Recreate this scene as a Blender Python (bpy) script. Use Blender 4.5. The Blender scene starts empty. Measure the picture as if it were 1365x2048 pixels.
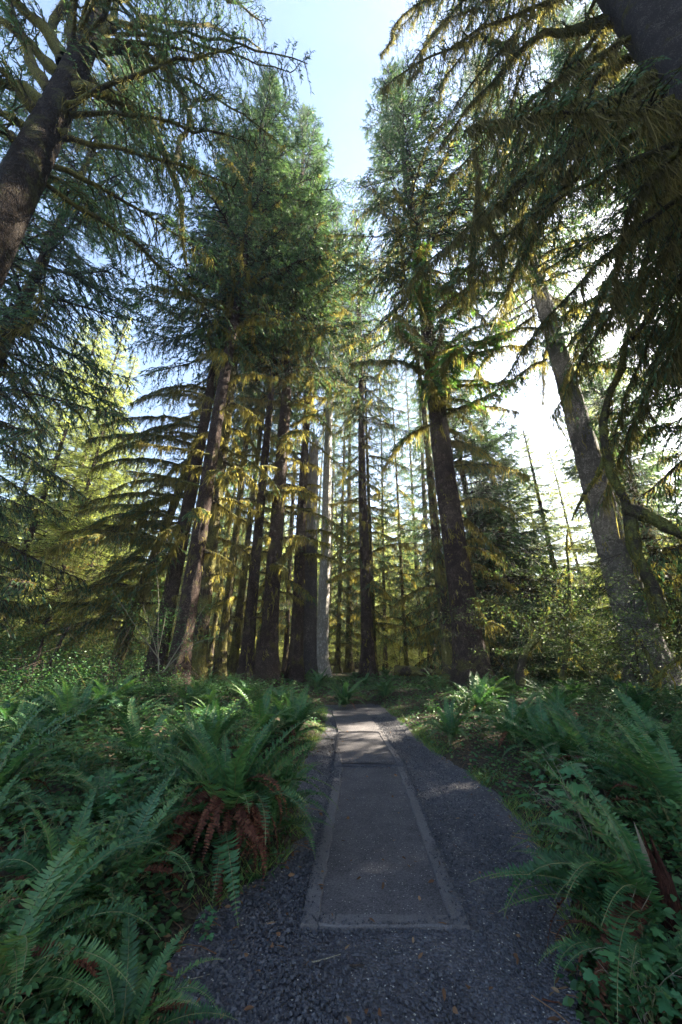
import bpy, math, random
import numpy as np
from mathutils import Vector, Matrix

SC = bpy.context.scene
COL = SC.collection
rng = np.random.default_rng(11)
random.seed(5)
UP = np.array([0., 0., 1.])

# ------------------------------------------------------------------ camera geometry
F_PX, CX, CY, PITCH, CAM_H = 720.0, 682.5, 1024.0, math.radians(21.87), 1.6
CP, SP = math.cos(PITCH), math.sin(PITCH)

def ray(px, py):
    a = (px - CX) / F_PX
    b = (CY - py) / F_PX
    return np.array([a, CP - SP * b, SP + CP * b])

def at(px, py, Y):
    r = ray(px, py)
    return np.array([0, 0, CAM_H]) + r * (Y / r[1])

def gp(px, py, z=0.0):
    r = ray(px, py)
    return np.array([0, 0, CAM_H]) + r * ((z - CAM_H) / r[2])

def gx(px, Y, z=0.0):
    """world x of something seen at column px, depth Y, height z"""
    return (px - CX) / F_PX * (Y * CP + (z - CAM_H) * SP)

# ------------------------------------------------------------------ mesh helpers
def norm(v):
    return v / np.maximum(np.linalg.norm(v, axis=-1, keepdims=True), 1e-9)

class MB:
    def __init__(s):
        s.V, s.F, s.n = [], [], 0
    def add(s, vf, m=0, smooth=False):
        V, F = vf
        V = np.asarray(V, dtype=np.float64).reshape(-1, 3)
        if len(V) == 0: return s
        s.V.append(V); s.F.append((np.asarray(F, dtype=np.int64) + s.n, m, smooth)); s.n += len(V)
        return s
    def mesh(s, name, mats):
        me = bpy.data.meshes.new(name)
        V = np.concatenate(s.V)
        li, ls, mi, sm = [], [], [], []
        off = 0
        for F, m, smooth in s.F:
            k = F.shape[1]; n = len(F)
            li.append(F.ravel()); ls.append(off + np.arange(n) * k); off += n * k
            mi.append(np.full(n, m)); sm.append(np.full(n, smooth))
        li = np.concatenate(li); ls = np.concatenate(ls); mi = np.concatenate(mi); sm = np.concatenate(sm)
        me.vertices.add(len(V)); me.vertices.foreach_set('co', V.astype(np.float32).ravel())
        me.loops.add(len(li)); me.loops.foreach_set('vertex_index', li.astype(np.int32))
        me.polygons.add(len(ls)); me.polygons.foreach_set('loop_start', ls.astype(np.int32))
        me.polygons.foreach_set('material_index', mi.astype(np.int32))
        me.polygons.foreach_set('use_smooth', sm)
        for m in mats: me.materials.append(m)
        me.update(calc_edges=True)
        return me

def obj(name, me, parent=None, loc=None, rot=None, scale=None):
    o = bpy.data.objects.new(name, me)
    COL.objects.link(o)
    if parent is not None: o.parent = parent
    if loc is not None: o.location = loc
    if rot is not None: o.rotation_euler = rot
    if scale is not None: o.scale = scale
    return o

def tag(o, label, cat, group=None):
    o['label'] = label; o['category'] = cat
    if group: o['group'] = group
    return o

def thing(name, label, cat, loc=(0, 0, 0), rot=(0, 0, 0), group=None):
    o = bpy.data.objects.new(name, None)
    COL.objects.link(o)
    o.location = loc; o.rotation_euler = rot
    o.empty_display_size = .2
    return tag(o, label, cat, group)

def tubes(P, R, k=5, cap=False):
    P = np.asarray(P, float)
    if P.ndim == 2: P = P[None]
    R = np.asarray(R, float)
    if R.ndim == 1: R = R[None]
    n, m, _ = P.shape
    T = norm(np.gradient(P, axis=1))
    vert = np.abs(T[:, :, 2]).mean(1) > .8
    ref = np.where(vert[:, None], np.array([[1., 0, 0]]), UP[None])[:, None, :]
    U = norm(np.cross(T, np.broadcast_to(ref, T.shape)))
    W = np.cross(T, U)
    a = np.arange(k) * 2 * math.pi / k
    V = P[:, :, None, :] + R[:, :, None, None] * (np.cos(a)[None, None, :, None] * U[:, :, None, :] + np.sin(a)[None, None, :, None] * W[:, :, None, :])
    i = np.arange(m - 1)[:, None] * k
    j = np.arange(k)[None, :]
    f = np.stack([i + j, i + (j + 1) % k, i + k + (j + 1) % k, i + k + j], -1).reshape(-1, 4)
    Fs = (f[None] + (np.arange(n) * m * k)[:, None, None]).reshape(-1, 4)
    return V.reshape(-1, 3), Fs

def scatter(tv, tf, P, X, N, sx, sy=None, sz=None):
    P = np.asarray(P, float); n = len(P)
    tv = np.asarray(tv, float); tf = np.asarray(tf)
    sx = np.broadcast_to(np.asarray(sx, float), (n,))
    sy = sx if sy is None else np.broadcast_to(np.asarray(sy, float), (n,))
    sz = sy if sz is None else np.broadcast_to(np.asarray(sz, float), (n,))
    X = norm(X); Yv = norm(np.cross(N, X)); Z = np.cross(X, Yv)
    V = (P[:, None] + (tv[None, :, 0] * sx[:, None])[..., None] * X[:, None]
         + (tv[None, :, 1] * sy[:, None])[..., None] * Yv[:, None]
         + (tv[None, :, 2] * sz[:, None])[..., None] * Z[:, None])
    Fs = tf[None] + (np.arange(n) * len(tv))[:, None, None]
    return V.reshape(-1, 3), Fs.reshape(-1, tf.shape[1])

BLADE = (np.array([(0, 0, 0), (.4, .5, 0), (1, 0, 0), (.4, -.5, 0)]), np.array([(0, 3, 2, 1)]))
STRIP = (np.array([(0, .3, 0), (0, -.3, 0), (.45, .55, .15), (.45, -.45, .15), (1, .12, -.1), (1, -.02, -.1)]),
         np.array([(0, 1, 3, 2), (2, 3, 5, 4)]))
def _strand(a, ph):
    xs = np.array([0, .22, .48, .75, 1.]); w = np.array([.35, .55, .48, .34, .07])
    off = a * np.sin(xs * 5 + ph) * xs; zo = a * .8 * np.cos(xs * 4 + ph) * xs
    V = np.stack([np.repeat(xs, 2), np.repeat(off, 2) + np.repeat(w, 2) * np.tile([1, -1], 5), np.repeat(zo, 2)], -1)
    return V, np.array([(2 * i, 2 * i + 1, 2 * i + 3, 2 * i + 2) for i in range(4)])
STRANDS = [_strand(1.2, 0.3), _strand(2.2, 1.7), _strand(1.6, 3.1), _strand(2.6, 4.6)]
LEAF = (np.array([(0, 0, 0), (.3, .36, .08), (.3, -.36, .08), (.65, .30, .03), (.65, -.30, .03), (1, 0, -.12), (.3, 0, -.02), (.65, 0, -.06)]),
        np.array([(0, 6, 1, 1), (0, 2, 6, 6), (6, 7, 3, 1), (6, 2, 4, 7), (7, 5, 3, 3), (7, 4, 5, 5)]))
# the triangles above as true triangles / quads
LEAF_Q = np.array([(6, 7, 3, 1), (6, 2, 4, 7)])
LEAF_T = np.array([(0, 6, 1), (0, 2, 6), (7, 5, 3), (7, 4, 5)])

def leaves(mb, P, X, N, L, W, m=0):
    v, q = scatter(LEAF[0], LEAF_Q, P, X, N, L, W)
    _, t = scatter(LEAF[0], LEAF_T, P, X, N, L, W)
    if len(v) == 0: return
    mb.V.append(v); mb.F.append((q + mb.n, m, True)); mb.F.append((t + mb.n, m, True)); mb.n += len(v)

def lobed():
    out = []
    for a, r in [(-170, .18), (-150, .45), (-120, .62), (-104, .40), (-78, .78), (-62, .86), (-40, .50), (-18, .86), (0, 1.12), (18, .86), (40, .50), (62, .86), (78, .78), (104, .40), (120, .62), (150, .45), (170, .18)]:
        r2 = r * .55
        out.append((.30 + r2 * math.cos(math.radians(a)), r2 * math.sin(math.radians(a)), -.16 * r2 * r2 - .05 * abs(math.sin(math.radians(a))) * r2))
    V = np.array([(.30, 0, .02)] + out)
    n = len(out)
    F = np.array([(0, i + 1, (i + 1) % n + 1) for i in range(n)])
    return V, F
LOBED = lobed()

def randdir(n, zlo=-1, zhi=1, r=rng):
    a = r.uniform(0, 2 * math.pi, n); z = r.uniform(zlo, zhi, n); c = np.sqrt(np.maximum(0, 1 - z * z))
    return np.stack([c * np.cos(a), c * np.sin(a), z], -1)

def resample(pts, m):
    pts = np.asarray(pts, float)
    # Catmull-Rom through the points
    p = np.concatenate([[2 * pts[0] - pts[1]], pts, [2 * pts[-1] - pts[-2]]])
    n = len(pts) - 1
    u = np.linspace(0, n - 1e-6, m); i = u.astype(int); t = (u - i)[:, None]
    a, b, c, d = p[i], p[i + 1], p[i + 2], p[i + 3]
    return .5 * (2 * b + (c - a) * t + (2 * a - 5 * b + 4 * c - d) * t * t + (3 * b - a - 3 * c + d) * t ** 3)

# ------------------------------------------------------------------ materials
def mat(name, rough=.8):
    m = bpy.data.materials.new(name); m.use_nodes = True
    nt = m.node_tree; nt.nodes.clear()
    return m, nt

def N(nt, t, **kw):
    n = nt.nodes.new(t)
    for k, v in kw.items():
        if k in ('operation', 'blend_type', 'data_type', 'feature', 'distance', 'noise_dimensions'): setattr(n, k, v)
    return n

def ramp(nt, stops):
    r = nt.nodes.new('ShaderNodeValToRGB')
    e = r.color_ramp.elements
    while len(e) < len(stops): e.new(.5)
    for el, (p, c) in zip(e, stops):
        el.position = p; el.color = (*c, 1)
    return r

def leaf_mat(name, stops, trans=.35, rough=.5, tcol=1.6, spec=.3, patch=None, ob=.2):
    """thin leaf: every leaf (mesh island) takes its own tone; light passes through it"""
    m, nt = mat(name); L = nt.links
    out = nt.nodes.new('ShaderNodeOutputMaterial')
    g = nt.nodes.new('ShaderNodeNewGeometry')
    oi = nt.nodes.new('ShaderNodeObjectInfo')
    add = N(nt, 'ShaderNodeMath', operation='MULTIPLY_ADD'); add.inputs[1].default_value = 1 - ob
    sc = N(nt, 'ShaderNodeMath', operation='MULTIPLY'); sc.inputs[1].default_value = ob
    L.new(oi.outputs['Random'], sc.inputs[0])
    L.new(g.outputs['Random Per Island'], add.inputs[0]); L.new(sc.outputs[0], add.inputs[2])
    r = ramp(nt, stops); L.new(add.outputs[0], r.inputs['Fac'])
    col = r.outputs['Color']
    if patch:
        tc = nt.nodes.new('ShaderNodeNewGeometry')
        nz = nt.nodes.new('ShaderNodeTexNoise'); nz.inputs['Scale'].default_value = patch[1]; nz.inputs['Detail'].default_value = 2
        L.new(tc.outputs['Position'], nz.inputs['Vector'])
        rr = ramp(nt, [(.45, (0, 0, 0)), (.62, (1, 1, 1))]); L.new(nz.outputs['Fac'], rr.inputs['Fac'])
        mx = nt.nodes.new('ShaderNodeMixRGB'); L.new(rr.outputs['Color'], mx.inputs['Fac']); L.new(col, mx.inputs['Color1'])
        mx.inputs['Color2'].default_value = (*patch[0], 1); col = mx.outputs['Color']
    p = nt.nodes.new('ShaderNodeBsdfPrincipled'); p.inputs['Roughness'].default_value = rough
    p.inputs['Specular IOR Level'].default_value = spec
    L.new(col, p.inputs['Base Color'])
    tr = nt.nodes.new('ShaderNodeBsdfTranslucent')
    mul = N(nt, 'ShaderNodeMixRGB', blend_type='MULTIPLY'); mul.inputs['Fac'].default_value = 1
    L.new(col, mul.inputs['Color1']); mul.inputs['Color2'].default_value = (tcol * 1.08, tcol * 1.1, tcol * .55, 1)
    L.new(mul.outputs['Color'], tr.inputs['Color'])
    mix = nt.nodes.new('ShaderNodeMixShader'); mix.inputs['Fac'].default_value = trans
    L.new(p.outputs[0], mix.inputs[1]); L.new(tr.outputs[0], mix.inputs[2]); L.new(mix.outputs[0], out.inputs['Surface'])
    return m

def bark_mat(name, dark, lite, moss=None, moss_lo=.5, scale=9., stretch=(1, 1, .45), bump=.6, streak=None):
    m, nt = mat(name); L = nt.links
    out = nt.nodes.new('ShaderNodeOutputMaterial')
    g = nt.nodes.new('ShaderNodeNewGeometry')
    mp = nt.nodes.new('ShaderNodeMapping'); mp.inputs['Scale'].default_value = stretch
    L.new(g.outputs['Position'], mp.inputs['Vector'])
    vo = nt.nodes.new('ShaderNodeTexVoronoi'); vo.inputs['Scale'].default_value = scale; vo.inputs['Randomness'].default_value = 1
    nz0 = nt.nodes.new('ShaderNodeTexNoise'); nz0.inputs['Scale'].default_value = scale * .6; nz0.inputs['Detail'].default_value = 5
    L.new(mp.outputs[0], nz0.inputs['Vector'])
    ad = N(nt, 'ShaderNodeVectorMath', operation='MULTIPLY_ADD'); ad.inputs[1].default_value = (.7, .7, .7)
    L.new(nz0.outputs['Color'], ad.inputs[0]); L.new(mp.outputs[0], ad.inputs[2])
    L.new(ad.outputs[0], vo.inputs['Vector'])
    nz = nt.nodes.new('ShaderNodeTexNoise'); nz.inputs['Scale'].default_value = 3.; nz.inputs['Detail'].default_value = 8; nz.inputs['Roughness'].default_value = .7
    L.new(g.outputs['Position'], nz.inputs['Vector'])
    mixv = N(nt, 'ShaderNodeMath', operation='MULTIPLY_ADD'); mixv.inputs[1].default_value = .75
    L.new(vo.outputs['Distance'], mixv.inputs[0]); 
    nzs = N(nt, 'ShaderNodeMath', operation='MULTIPLY_ADD'); nzs.inputs[1].default_value = 1.1; nzs.inputs[2].default_value = -.25
    L.new(nz.outputs['Fac'], nzs.inputs[0]); L.new(nzs.outputs[0], mixv.inputs[2])
    r = ramp(nt, [(.25, lite), (.66, dark)]); L.new(mixv.outputs[0], r.inputs['Fac'])
    col = r.outputs['Color']
    if moss is not None:
        n2 = nt.nodes.new('ShaderNodeTexNoise'); n2.inputs['Scale'].default_value = 1.3; n2.inputs['Detail'].default_value = 7; n2.inputs['Roughness'].default_value = .7
        L.new(g.outputs['Position'], n2.inputs['Vector'])
        rr = ramp(nt, [(moss_lo, (0, 0, 0)), (moss_lo + .1, (1, 1, 1))]); L.new(n2.outputs['Fac'], rr.inputs['Fac'])
        n3 = nt.nodes.new('ShaderNodeTexNoise'); n3.inputs['Scale'].default_value = 25; L.new(g.outputs['Position'], n3.inputs['Vector'])
        mr = ramp(nt, [(.3, tuple(c * .5 for c in moss)), (.7, tuple(c * 1.5 for c in moss))]); L.new(n3.outputs['Fac'], mr.inputs['Fac'])
        mx = nt.nodes.new('ShaderNodeMixRGB'); L.new(rr.outputs['Color'], mx.inputs['Fac']); L.new(col, mx.inputs['Color1']); L.new(mr.outputs['Color'], mx.inputs['Color2'])
        col = mx.outputs['Color']
    p = nt.nodes.new('ShaderNodeBsdfPrincipled'); p.inputs['Roughness'].default_value = .9; p.inputs['Specular IOR Level'].default_value = .15
    L.new(col, p.inputs['Base Color'])
    b = nt.nodes.new('ShaderNodeBump'); b.inputs['Strength'].default_value = bump; b.inputs['Distance'].default_value = .14; b.invert = True
    L.new(mixv.outputs[0], b.inputs['Height']); L.new(b.outputs[0], p.inputs['Normal'])
    L.new(p.outputs[0], out.inputs['Surface'])
    return m

def ground_mat(name, stops, scale=6., bump=.4, fine=60., rough=.95, spec=.2, dist=.03, speck=None):
    m, nt = mat(name); L = nt.links
    out = nt.nodes.new('ShaderNodeOutputMaterial')
    g = nt.nodes.new('ShaderNodeNewGeometry')
    n1 = nt.nodes.new('ShaderNodeTexNoise'); n1.inputs['Scale'].default_value = scale; n1.inputs['Detail'].default_value = 9; n1.inputs['Roughness'].default_value = .72
    L.new(g.outputs['Position'], n1.inputs['Vector'])
    vo = nt.nodes.new('ShaderNodeTexVoronoi'); vo.inputs['Scale'].default_value = fine; L.new(g.outputs['Position'], vo.inputs['Vector'])
    vr = nt.nodes.new('ShaderNodeSeparateColor'); L.new(vo.outputs['Color'], vr.inputs[0])
    ma = N(nt, 'ShaderNodeMath', operation='MULTIPLY_ADD'); ma.inputs[1].default_value = .45; L.new(vr.outputs[0], ma.inputs[0])
    mb = N(nt, 'ShaderNodeMath', operation='MULTIPLY_ADD'); mb.inputs[1].default_value = .9; mb.inputs[2].default_value = -.18; L.new(n1.outputs['Fac'], mb.inputs[0]); L.new(mb.outputs[0], ma.inputs[2])
    r = ramp(nt, stops); L.new(ma.outputs[0], r.inputs['Fac'])
    col = r.outputs['Color']
    if speck:
        v2 = nt.nodes.new('ShaderNodeTexVoronoi'); v2.inputs['Scale'].default_value = speck[1]; L.new(g.outputs['Position'], v2.inputs['Vector'])
        s2 = nt.nodes.new('ShaderNodeSeparateColor'); L.new(v2.outputs['Color'], s2.inputs[0])
        th = N(nt, 'ShaderNodeMath', operation='GREATER_THAN'); th.inputs[1].default_value = speck[2]; L.new(s2.outputs[1], th.inputs[0])
        mx = nt.nodes.new('ShaderNodeMixRGB'); L.new(th.outputs[0], mx.inputs['Fac']); L.new(col, mx.inputs['Color1']); mx.inputs['Color2'].default_value = (*speck[0], 1)
        col = mx.outputs['Color']
    p = nt.nodes.new('ShaderNodeBsdfPrincipled'); p.inputs['Roughness'].default_value = rough; p.inputs['Specular IOR Level'].default_value = spec
    L.new(col, p.inputs['Base Color'])
    b = nt.nodes.new('ShaderNodeBump'); b.inputs['Strength'].default_value = bump; b.inputs['Distance'].default_value = dist
    sm = N(nt, 'ShaderNodeMath', operation='SUBTRACT'); L.new(n1.outputs['Fac'], sm.inputs[0]); L.new(vo.outputs['Distance'], sm.inputs[1])
    L.new(sm.outputs[0], b.inputs['Height']); L.new(b.outputs[0], p.inputs['Normal'])
    L.new(p.outputs[0], out.inputs['Surface'])
    return m

M = {}
M['needle'] = leaf_mat('spruce_needles', [(0, (.036, .080, .052)), (.5, (.062, .122, .068)), (1, (.115, .17, .075))], .35, .5)
M['needle_fresh'] = leaf_mat('fresh_needles', [(0, (.07, .16, .05)), (.5, (.12, .25, .06)), (1, (.20, .34, .09))], .45, .5)
M['needle_sunlit'] = leaf_mat('sunlit_needles', [(0, (.12, .17, .07)), (.5, (.25, .29, .12)), (1, (.40, .40, .20))], .6, .5)  # brighter copy of the needles; sunshine on far trees put into the colour
M['moss'] = leaf_mat('hanging_moss', [(0, (.085, .075, .030)), (.5, (.175, .150, .058)), (1, (.31, .262, .11))], .6, .9, 1.8, .1)
M['wood_mossy'] = bark_mat('mossy_limb_bark', (.035, .028, .02), (.10, .08, .055), (.10, .10, .03), .42, 14., (1, 1, 1), .5)
M['wood'] = bark_mat('twig_bark', (.03, .022, .018), (.10, .075, .06), None, .5, 20., (1, 1, 1), .3)
M['bark'] = bark_mat('spruce_bark', (.045, .030, .026), (.23, .165, .14), (.11, .10, .035), .56, 15., (1, 1, .55), .9)
M['bark_grey'] = bark_mat('grey_bark', (.07, .062, .065), (.25, .215, .205), (.11, .10, .04), .58, 15., (1, 1, .6), .9)
M['bark_moss'] = bark_mat('moss_covered_bark', (.04, .03, .022), (.15, .11, .08), (.12, .11, .035), .44, 9., (1, 1, .4), .7)
M['bark_dark'] = bark_mat('dark_bark', (.018, .013, .010), (.085, .062, .048), (.06, .058, .02), .52, 12., (1, 1, .5), 1.)
M['bark_glare'] = bark_mat('glare_lit_bark', (.13, .115, .11), (.42, .40, .38), (.13, .12, .05), .70, 12., (1, 1, .6), .9)  # grey bark lightened: flare glow on the leaning spruce painted into its colour
M['bark_sunlit'] = bark_mat('sunlit_bark', (.30, .28, .26), (.74, .71, .68), (.2, .19, .1), .63, 9., (1, 1, .4), .7)  # sunlit white of the trunk behind the snag painted into the bark colour
M['moss_dark'] = leaf_mat('dark_hanging_moss', [(0, (.052, .049, .027)), (.5, (.13, .117, .060)), (1, (.26, .225, .12))], .55, .9, 1.7, .1)
M['snag'] = bark_mat('bare_weathered_wood', (.18, .165, .16), (.46, .44, .43), None, .5, 6., (3, 3, .12), .7)
M['fern'] = leaf_mat('fern_green', [(0, (.024, .066, .030)), (.45, (.042, .112, .044)), (.8, (.085, .17, .055)), (.93, (.13, .18, .06)), (1, (.20, .15, .06))], .28, .48, 1.5, .3, ob=.6)
M['fern_stem'] = leaf_mat('fern_stem', [(0, (.12, .13, .05)), (1, (.17, .16, .07))], .1, .6)
M['fern_dead'] = leaf_mat('dead_fern_brown', [(0, (.035, .014, .010)), (.5, (.095, .036, .024)), (1, (.19, .085, .05))], .2, .8, 1.2, .1)
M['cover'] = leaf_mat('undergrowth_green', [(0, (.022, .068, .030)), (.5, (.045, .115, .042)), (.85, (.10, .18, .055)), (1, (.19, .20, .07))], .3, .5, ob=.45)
M['cover_yel'] = leaf_mat('sunny_leaf', [(0, (.10, .14, .05)), (.5, (.18, .20, .075)), (1, (.30, .29, .13))], .5, .5)  # brighter undergrowth leaf; sunlight on the bushes put into the colour
M['leaf_soft'] = leaf_mat('soft_leaf', [(0, (.045, .10, .04)), (.5, (.085, .14, .055)), (1, (.19, .21, .09))], .42, .5)
M['maple_orange'] = leaf_mat('autumn_leaf', [(0, (.30, .20, .06)), (.5, (.46, .26, .08)), (1, (.50, .34, .16))], .5, .6)
M['thimble'] = leaf_mat('broad_leaf', [(0, (.045, .14, .07)), (.6, (.07, .19, .08)), (1, (.12, .26, .07))], .3, .5, 1.5, .35)
M['litter'] = leaf_mat('dry_litter', [(0, (.07, .035, .02)), (.6, (.15, .08, .045)), (1, (.30, .20, .12))], .15, .9, 1., .1)
M['grass'] = leaf_mat('grass_blade', [(0, (.06, .14, .04)), (.7, (.12, .2, .05)), (1, (.36, .33, .13))], .35, .5)
M['stem_pale'] = bark_mat('pale_stem', (.16, .14, .10), (.34, .31, .24), None, .5, 30., (1, 1, .3), .2)
M['soil'] = ground_mat('forest_soil', [(.2, (.020, .016, .012)), (.5, (.045, .036, .024)), (.8, (.085, .065, .042))], 5., .6, 40.)
M['gravel_bed'] = ground_mat('gravel_path', [(.1, (.034, .032, .037)), (.5, (.072, .068, .076)), (.9, (.14, .133, .14))], 3., .9, 55., .8, .3, .02, ((.45, .42, .36), 120., .985))
M['stone'] = leaf_mat('crushed_stone', [(0, (.03, .03, .036)), (.6, (.065, .065, .074)), (.92, (.11, .108, .115)), (1, (.36, .34, .31))], 0.0, .7, 1., .35)
M['asphalt'] = ground_mat('panel_infill', [(.22, (.040, .037, .040)), (.5, (.078, .072, .077)), (.8, (.13, .12, .122))], 2.2, .7, 130., .85, .25, .008, ((.40, .38, .34), 160., .992))
M['border'] = ground_mat('panel_border', [(.22, (.072, .066, .066)), (.5, (.108, .099, .101)), (.8, (.14, .13, .13))], 2.0, .35, 150., .85, .25, .005)
M['hill'] = ground_mat('wooded_hill', [(.2, (.03, .06, .04)), (.8, (.07, .11, .06))], .06, .9, .5, .95, .1, 2.)

# ------------------------------------------------------------------ path and ground
Lpx = [(650, 1413), (652, 1430), (655, 1455), (628, 1505), (590, 1565), (602, 1610), (618, 1680), (545, 1750), (410, 1845), (352, 1950), (375, 2046)]
Rpx = [(760, 1413), (782, 1430), (806, 1450), (838, 1482), (872, 1512), (932, 1550), (1002, 1608), (1052, 1668), (1092, 1722), (1134, 1800), (1150, 1930), (1140, 2046)]
Lw = np.array(sorted([tuple(gp(*p)[[1, 0]]) for p in Lpx])); Rw = np.array(sorted([tuple(gp(*p)[[1, 0]]) for p in Rpx]))
def path_l(y): return np.interp(y, np.concatenate([[-12, 0], Lw[:, 0], [16, 19]]), np.concatenate([[-1.2, -1.1], Lw[:, 1], [Lw[-1, 1] - 1.0, Lw[-1, 1] - 4.5]]))
def path_r(y): return np.interp(y, np.concatenate([[-12, 0], Rw[:, 0], [16, 19]]), np.concatenate([[1.3, 1.35], Rw[:, 1], [Rw[-1, 1] - 1.0, Rw[-1, 1] - 4.2]]))
PATH_END = 14.6
def off_path(x, y):
    """distance outside the path (negative inside)"""
    x = np.asarray(x, float); y = np.asarray(y, float)
    d = np.maximum(path_l(y) - x, x - path_r(y))
    return np.where(y > PATH_END, np.maximum(d, y - PATH_END), d)
_ph = rng.uniform(0, 6.28, (8, 2)); _fr = rng.uniform(.15, 1.1, (8, 2)) * rng.choice([-1, 1], (8, 2))
def hgt(x, y):
    x = np.asarray(x, float); y = np.asarray(y, float)
    d = np.clip(off_path(x, y), 0, 8)
    n = sum(np.sin(x * _fr[i, 0] + _ph[i, 0]) * np.sin(y * _fr[i, 1] + _ph[i, 1]) for i in range(8)) / 4
    far = np.clip((np.hypot(x, y) - 60) / 100, 0, 1)
    bank = .30 * (1 - np.exp(-d / .8))
    return bank + n * .14 * np.clip(d / 2, 0, 1) - .035 * (d <= 0) + far * 2

def sheet(xs, ys, f):
    X, Y = np.meshgrid(xs, ys); V = np.stack([X, Y, f(X, Y)], -1).reshape(-1, 3)
    nx, ny = len(xs), len(ys)
    i = (np.arange(ny - 1)[:, None] * nx + np.arange(nx - 1)[None]).ravel()
    return V, np.stack([i, i + 1, i + nx + 1, i + nx], -1)
xs = np.concatenate([-np.geomspace(400, 6.2, 30), np.linspace(-6, 6, 97), np.geomspace(6.2, 400, 30)])
ys = np.concatenate([-np.geomspace(300, 1.2, 18), np.linspace(-1, 20, 150), np.geomspace(20.4, 400, 40)])
g = obj('ground', MB().add(sheet(xs, ys, hgt), 0, True).mesh('ground', [M['soil']])); g['kind'] = 'structure'
# gravel path sheet with a ragged edge
pys = np.linspace(-10, PATH_END + 2.5, 420)
mbp = MB(); rows = 13
wl = path_l(pys) + .05 * np.sin(pys * 9) * rng.uniform(.2, 1, 420) - .06; wr = path_r(pys) + .05 * np.sin(pys * 7.3) * rng.uniform(.2, 1, 420) + .06
t = np.linspace(0, 1, rows)[None]
PX = wl[:, None] * (1 - t) + wr[:, None] * t
edge = np.minimum(t, 1 - t) * (wr - wl)[:, None]
PZ = .0 + .012 * np.sin(PX * 3.1 + pys[:, None] * 1.7) * (edge > .1) + .03 * np.exp(-edge / .12)
PZ = np.minimum(PZ, .004 + 10 * np.exp(-edge / .001)) * 1.0
V = np.stack([PX, np.repeat(pys[:, None], rows, 1), PZ], -1).reshape(-1, 3)
i = (np.arange(419)[:, None] * rows + np.arange(rows - 1)[None]).ravel()
p_ = obj('path', mbp.add((V, np.stack([i, i + 1, i + rows + 1, i + rows], -1)), 0, True).mesh('path', [M['gravel_bed']])); p_['kind'] = 'structure'

def box(x0, x1, y0, y1, z0, z1, corners=None):
    c = corners or [(x0, y0), (x1, y0), (x1, y1), (x0, y1)]
    V = [(x, y, z0) for x, y in c] + [(x, y, z1) for x, y in c]
    return np.array(V), np.array([(0, 3, 2, 1), (4, 5, 6, 7), (0, 1, 5, 4), (1, 2, 6, 5), (2, 3, 7, 6), (3, 0, 4, 7)])

def rail(name, a, b, w_in, z1, parent, m):
    """a straight kerb from a to b, widened on one side, cut in short pieces so its edge can wander"""
    a = np.array(a[:2]); b = np.array(b[:2]); d = (b - a); Ln = np.linalg.norm(d); d /= Ln; nrm = np.array([-d[1], d[0]])
    n = max(2, int(Ln / .12)); ss = np.linspace(0, Ln, n)
    r1 = rng.normal(0, .004, n); r2 = rng.normal(0, .004, n)
    A = a + d * ss[:, None] + nrm * r1[:, None]; B = A + nrm * (w_in + r2)[:, None]
    zt = z1 + rng.normal(0, .0015, n); bev = .008
    prof = []
    sgn = np.sign(w_in)
    for P2, z in ((A, -.06), (A, zt - bev), (A + nrm * bev * sgn, zt), (B - nrm * bev * sgn, zt), (B, zt - bev), (B, -.06)):
        prof.append(np.concatenate([P2, np.broadcast_to(np.asarray(z), (n,))[:, None]], 1))
    P3 = np.stack(prof, 1).reshape(-1, 3); k = 6
    i = (np.arange(n - 1)[:, None] * k + np.arange(k - 1)[None]).ravel()
    F = np.stack([i, i + 1, i + k + 1, i + k], -1)
    mb = MB().add((P3, F), 0, False)
    ends = np.array([tuple(range(6)), tuple(range((n - 1) * k + 5, (n - 1) * k - 1, -1))]) - 0
    mb.F.append((ends, 0, False))
    return obj(name, mb.mesh(name, [m]), parent)

def slab(corners_px, label_z, rails):
    fl, fr, br, bl = [gp(*c) for c in corners_px]
    x0 = (fl + fr + br + bl) / 4
    zt = label_z
    n = 60
    u = np.linspace(0, 1, 14); v = np.linspace(0, 1, n)
    U, Vv = np.meshgrid(u, v)
    P = (fl[None, None] * (1 - U)[..., None] + fr[None, None] * U[..., None]) * (1 - Vv)[..., None] + (bl[None, None] * (1 - U)[..., None] + br[None, None] * U[..., None]) * Vv[..., None]
    P[..., 2] = zt + .003 * np.sin(P[..., 0] * 4 + P[..., 1] * 2)
    P = P.reshape(-1, 3)
    i = (np.arange(n - 1)[:, None] * 14 + np.arange(13)[None]).ravel()
    mb = MB().add((P, np.stack([i, i + 1, i + 15, i + 14], -1)), 0, True)
    c4 = [tuple(q[:2]) for q in (fl, fr, br, bl)]
    V, F = box(0, 0, 0, 0, -.05, zt - .004, c4); mb.add((V, F[2:]), 0)
    o = obj('path_slab', mb.mesh('path_slab', [M['asphalt']])); o['kind'] = 'structure'
    w = .115
    for which in rails:
        e = .004
        if which == 'left': rail('border', bl, fl, w, zt + .014, o, M['border'])
        if which == 'right': rail('border', fr, br, w, zt + .014, o, M['border'])
        if which == 'front':
            d = (fr - fl) / np.linalg.norm(fr - fl)
            # butt between the two side rails
            rail('border', fl + d * (w * 1.03), fr - d * (w * 1.03), w * .95, zt + .013, o, M['border'])
        if which == 'corner':
            q = fl + (bl - fl) * .22
            rail('border', q, fl, w, zt + .014, o, M['border'])
    return o
slab([(600, 1858), (943, 1862), (811, 1538), (671, 1538)], .012, ['left', 'right', 'front'])
slab([(669, 1532), (809, 1532), (768, 1469), (676, 1469)], .035, ['right', 'corner'])
slab([(677, 1466), (765, 1466), (728, 1422), (664, 1422)], .03, [])

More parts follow.
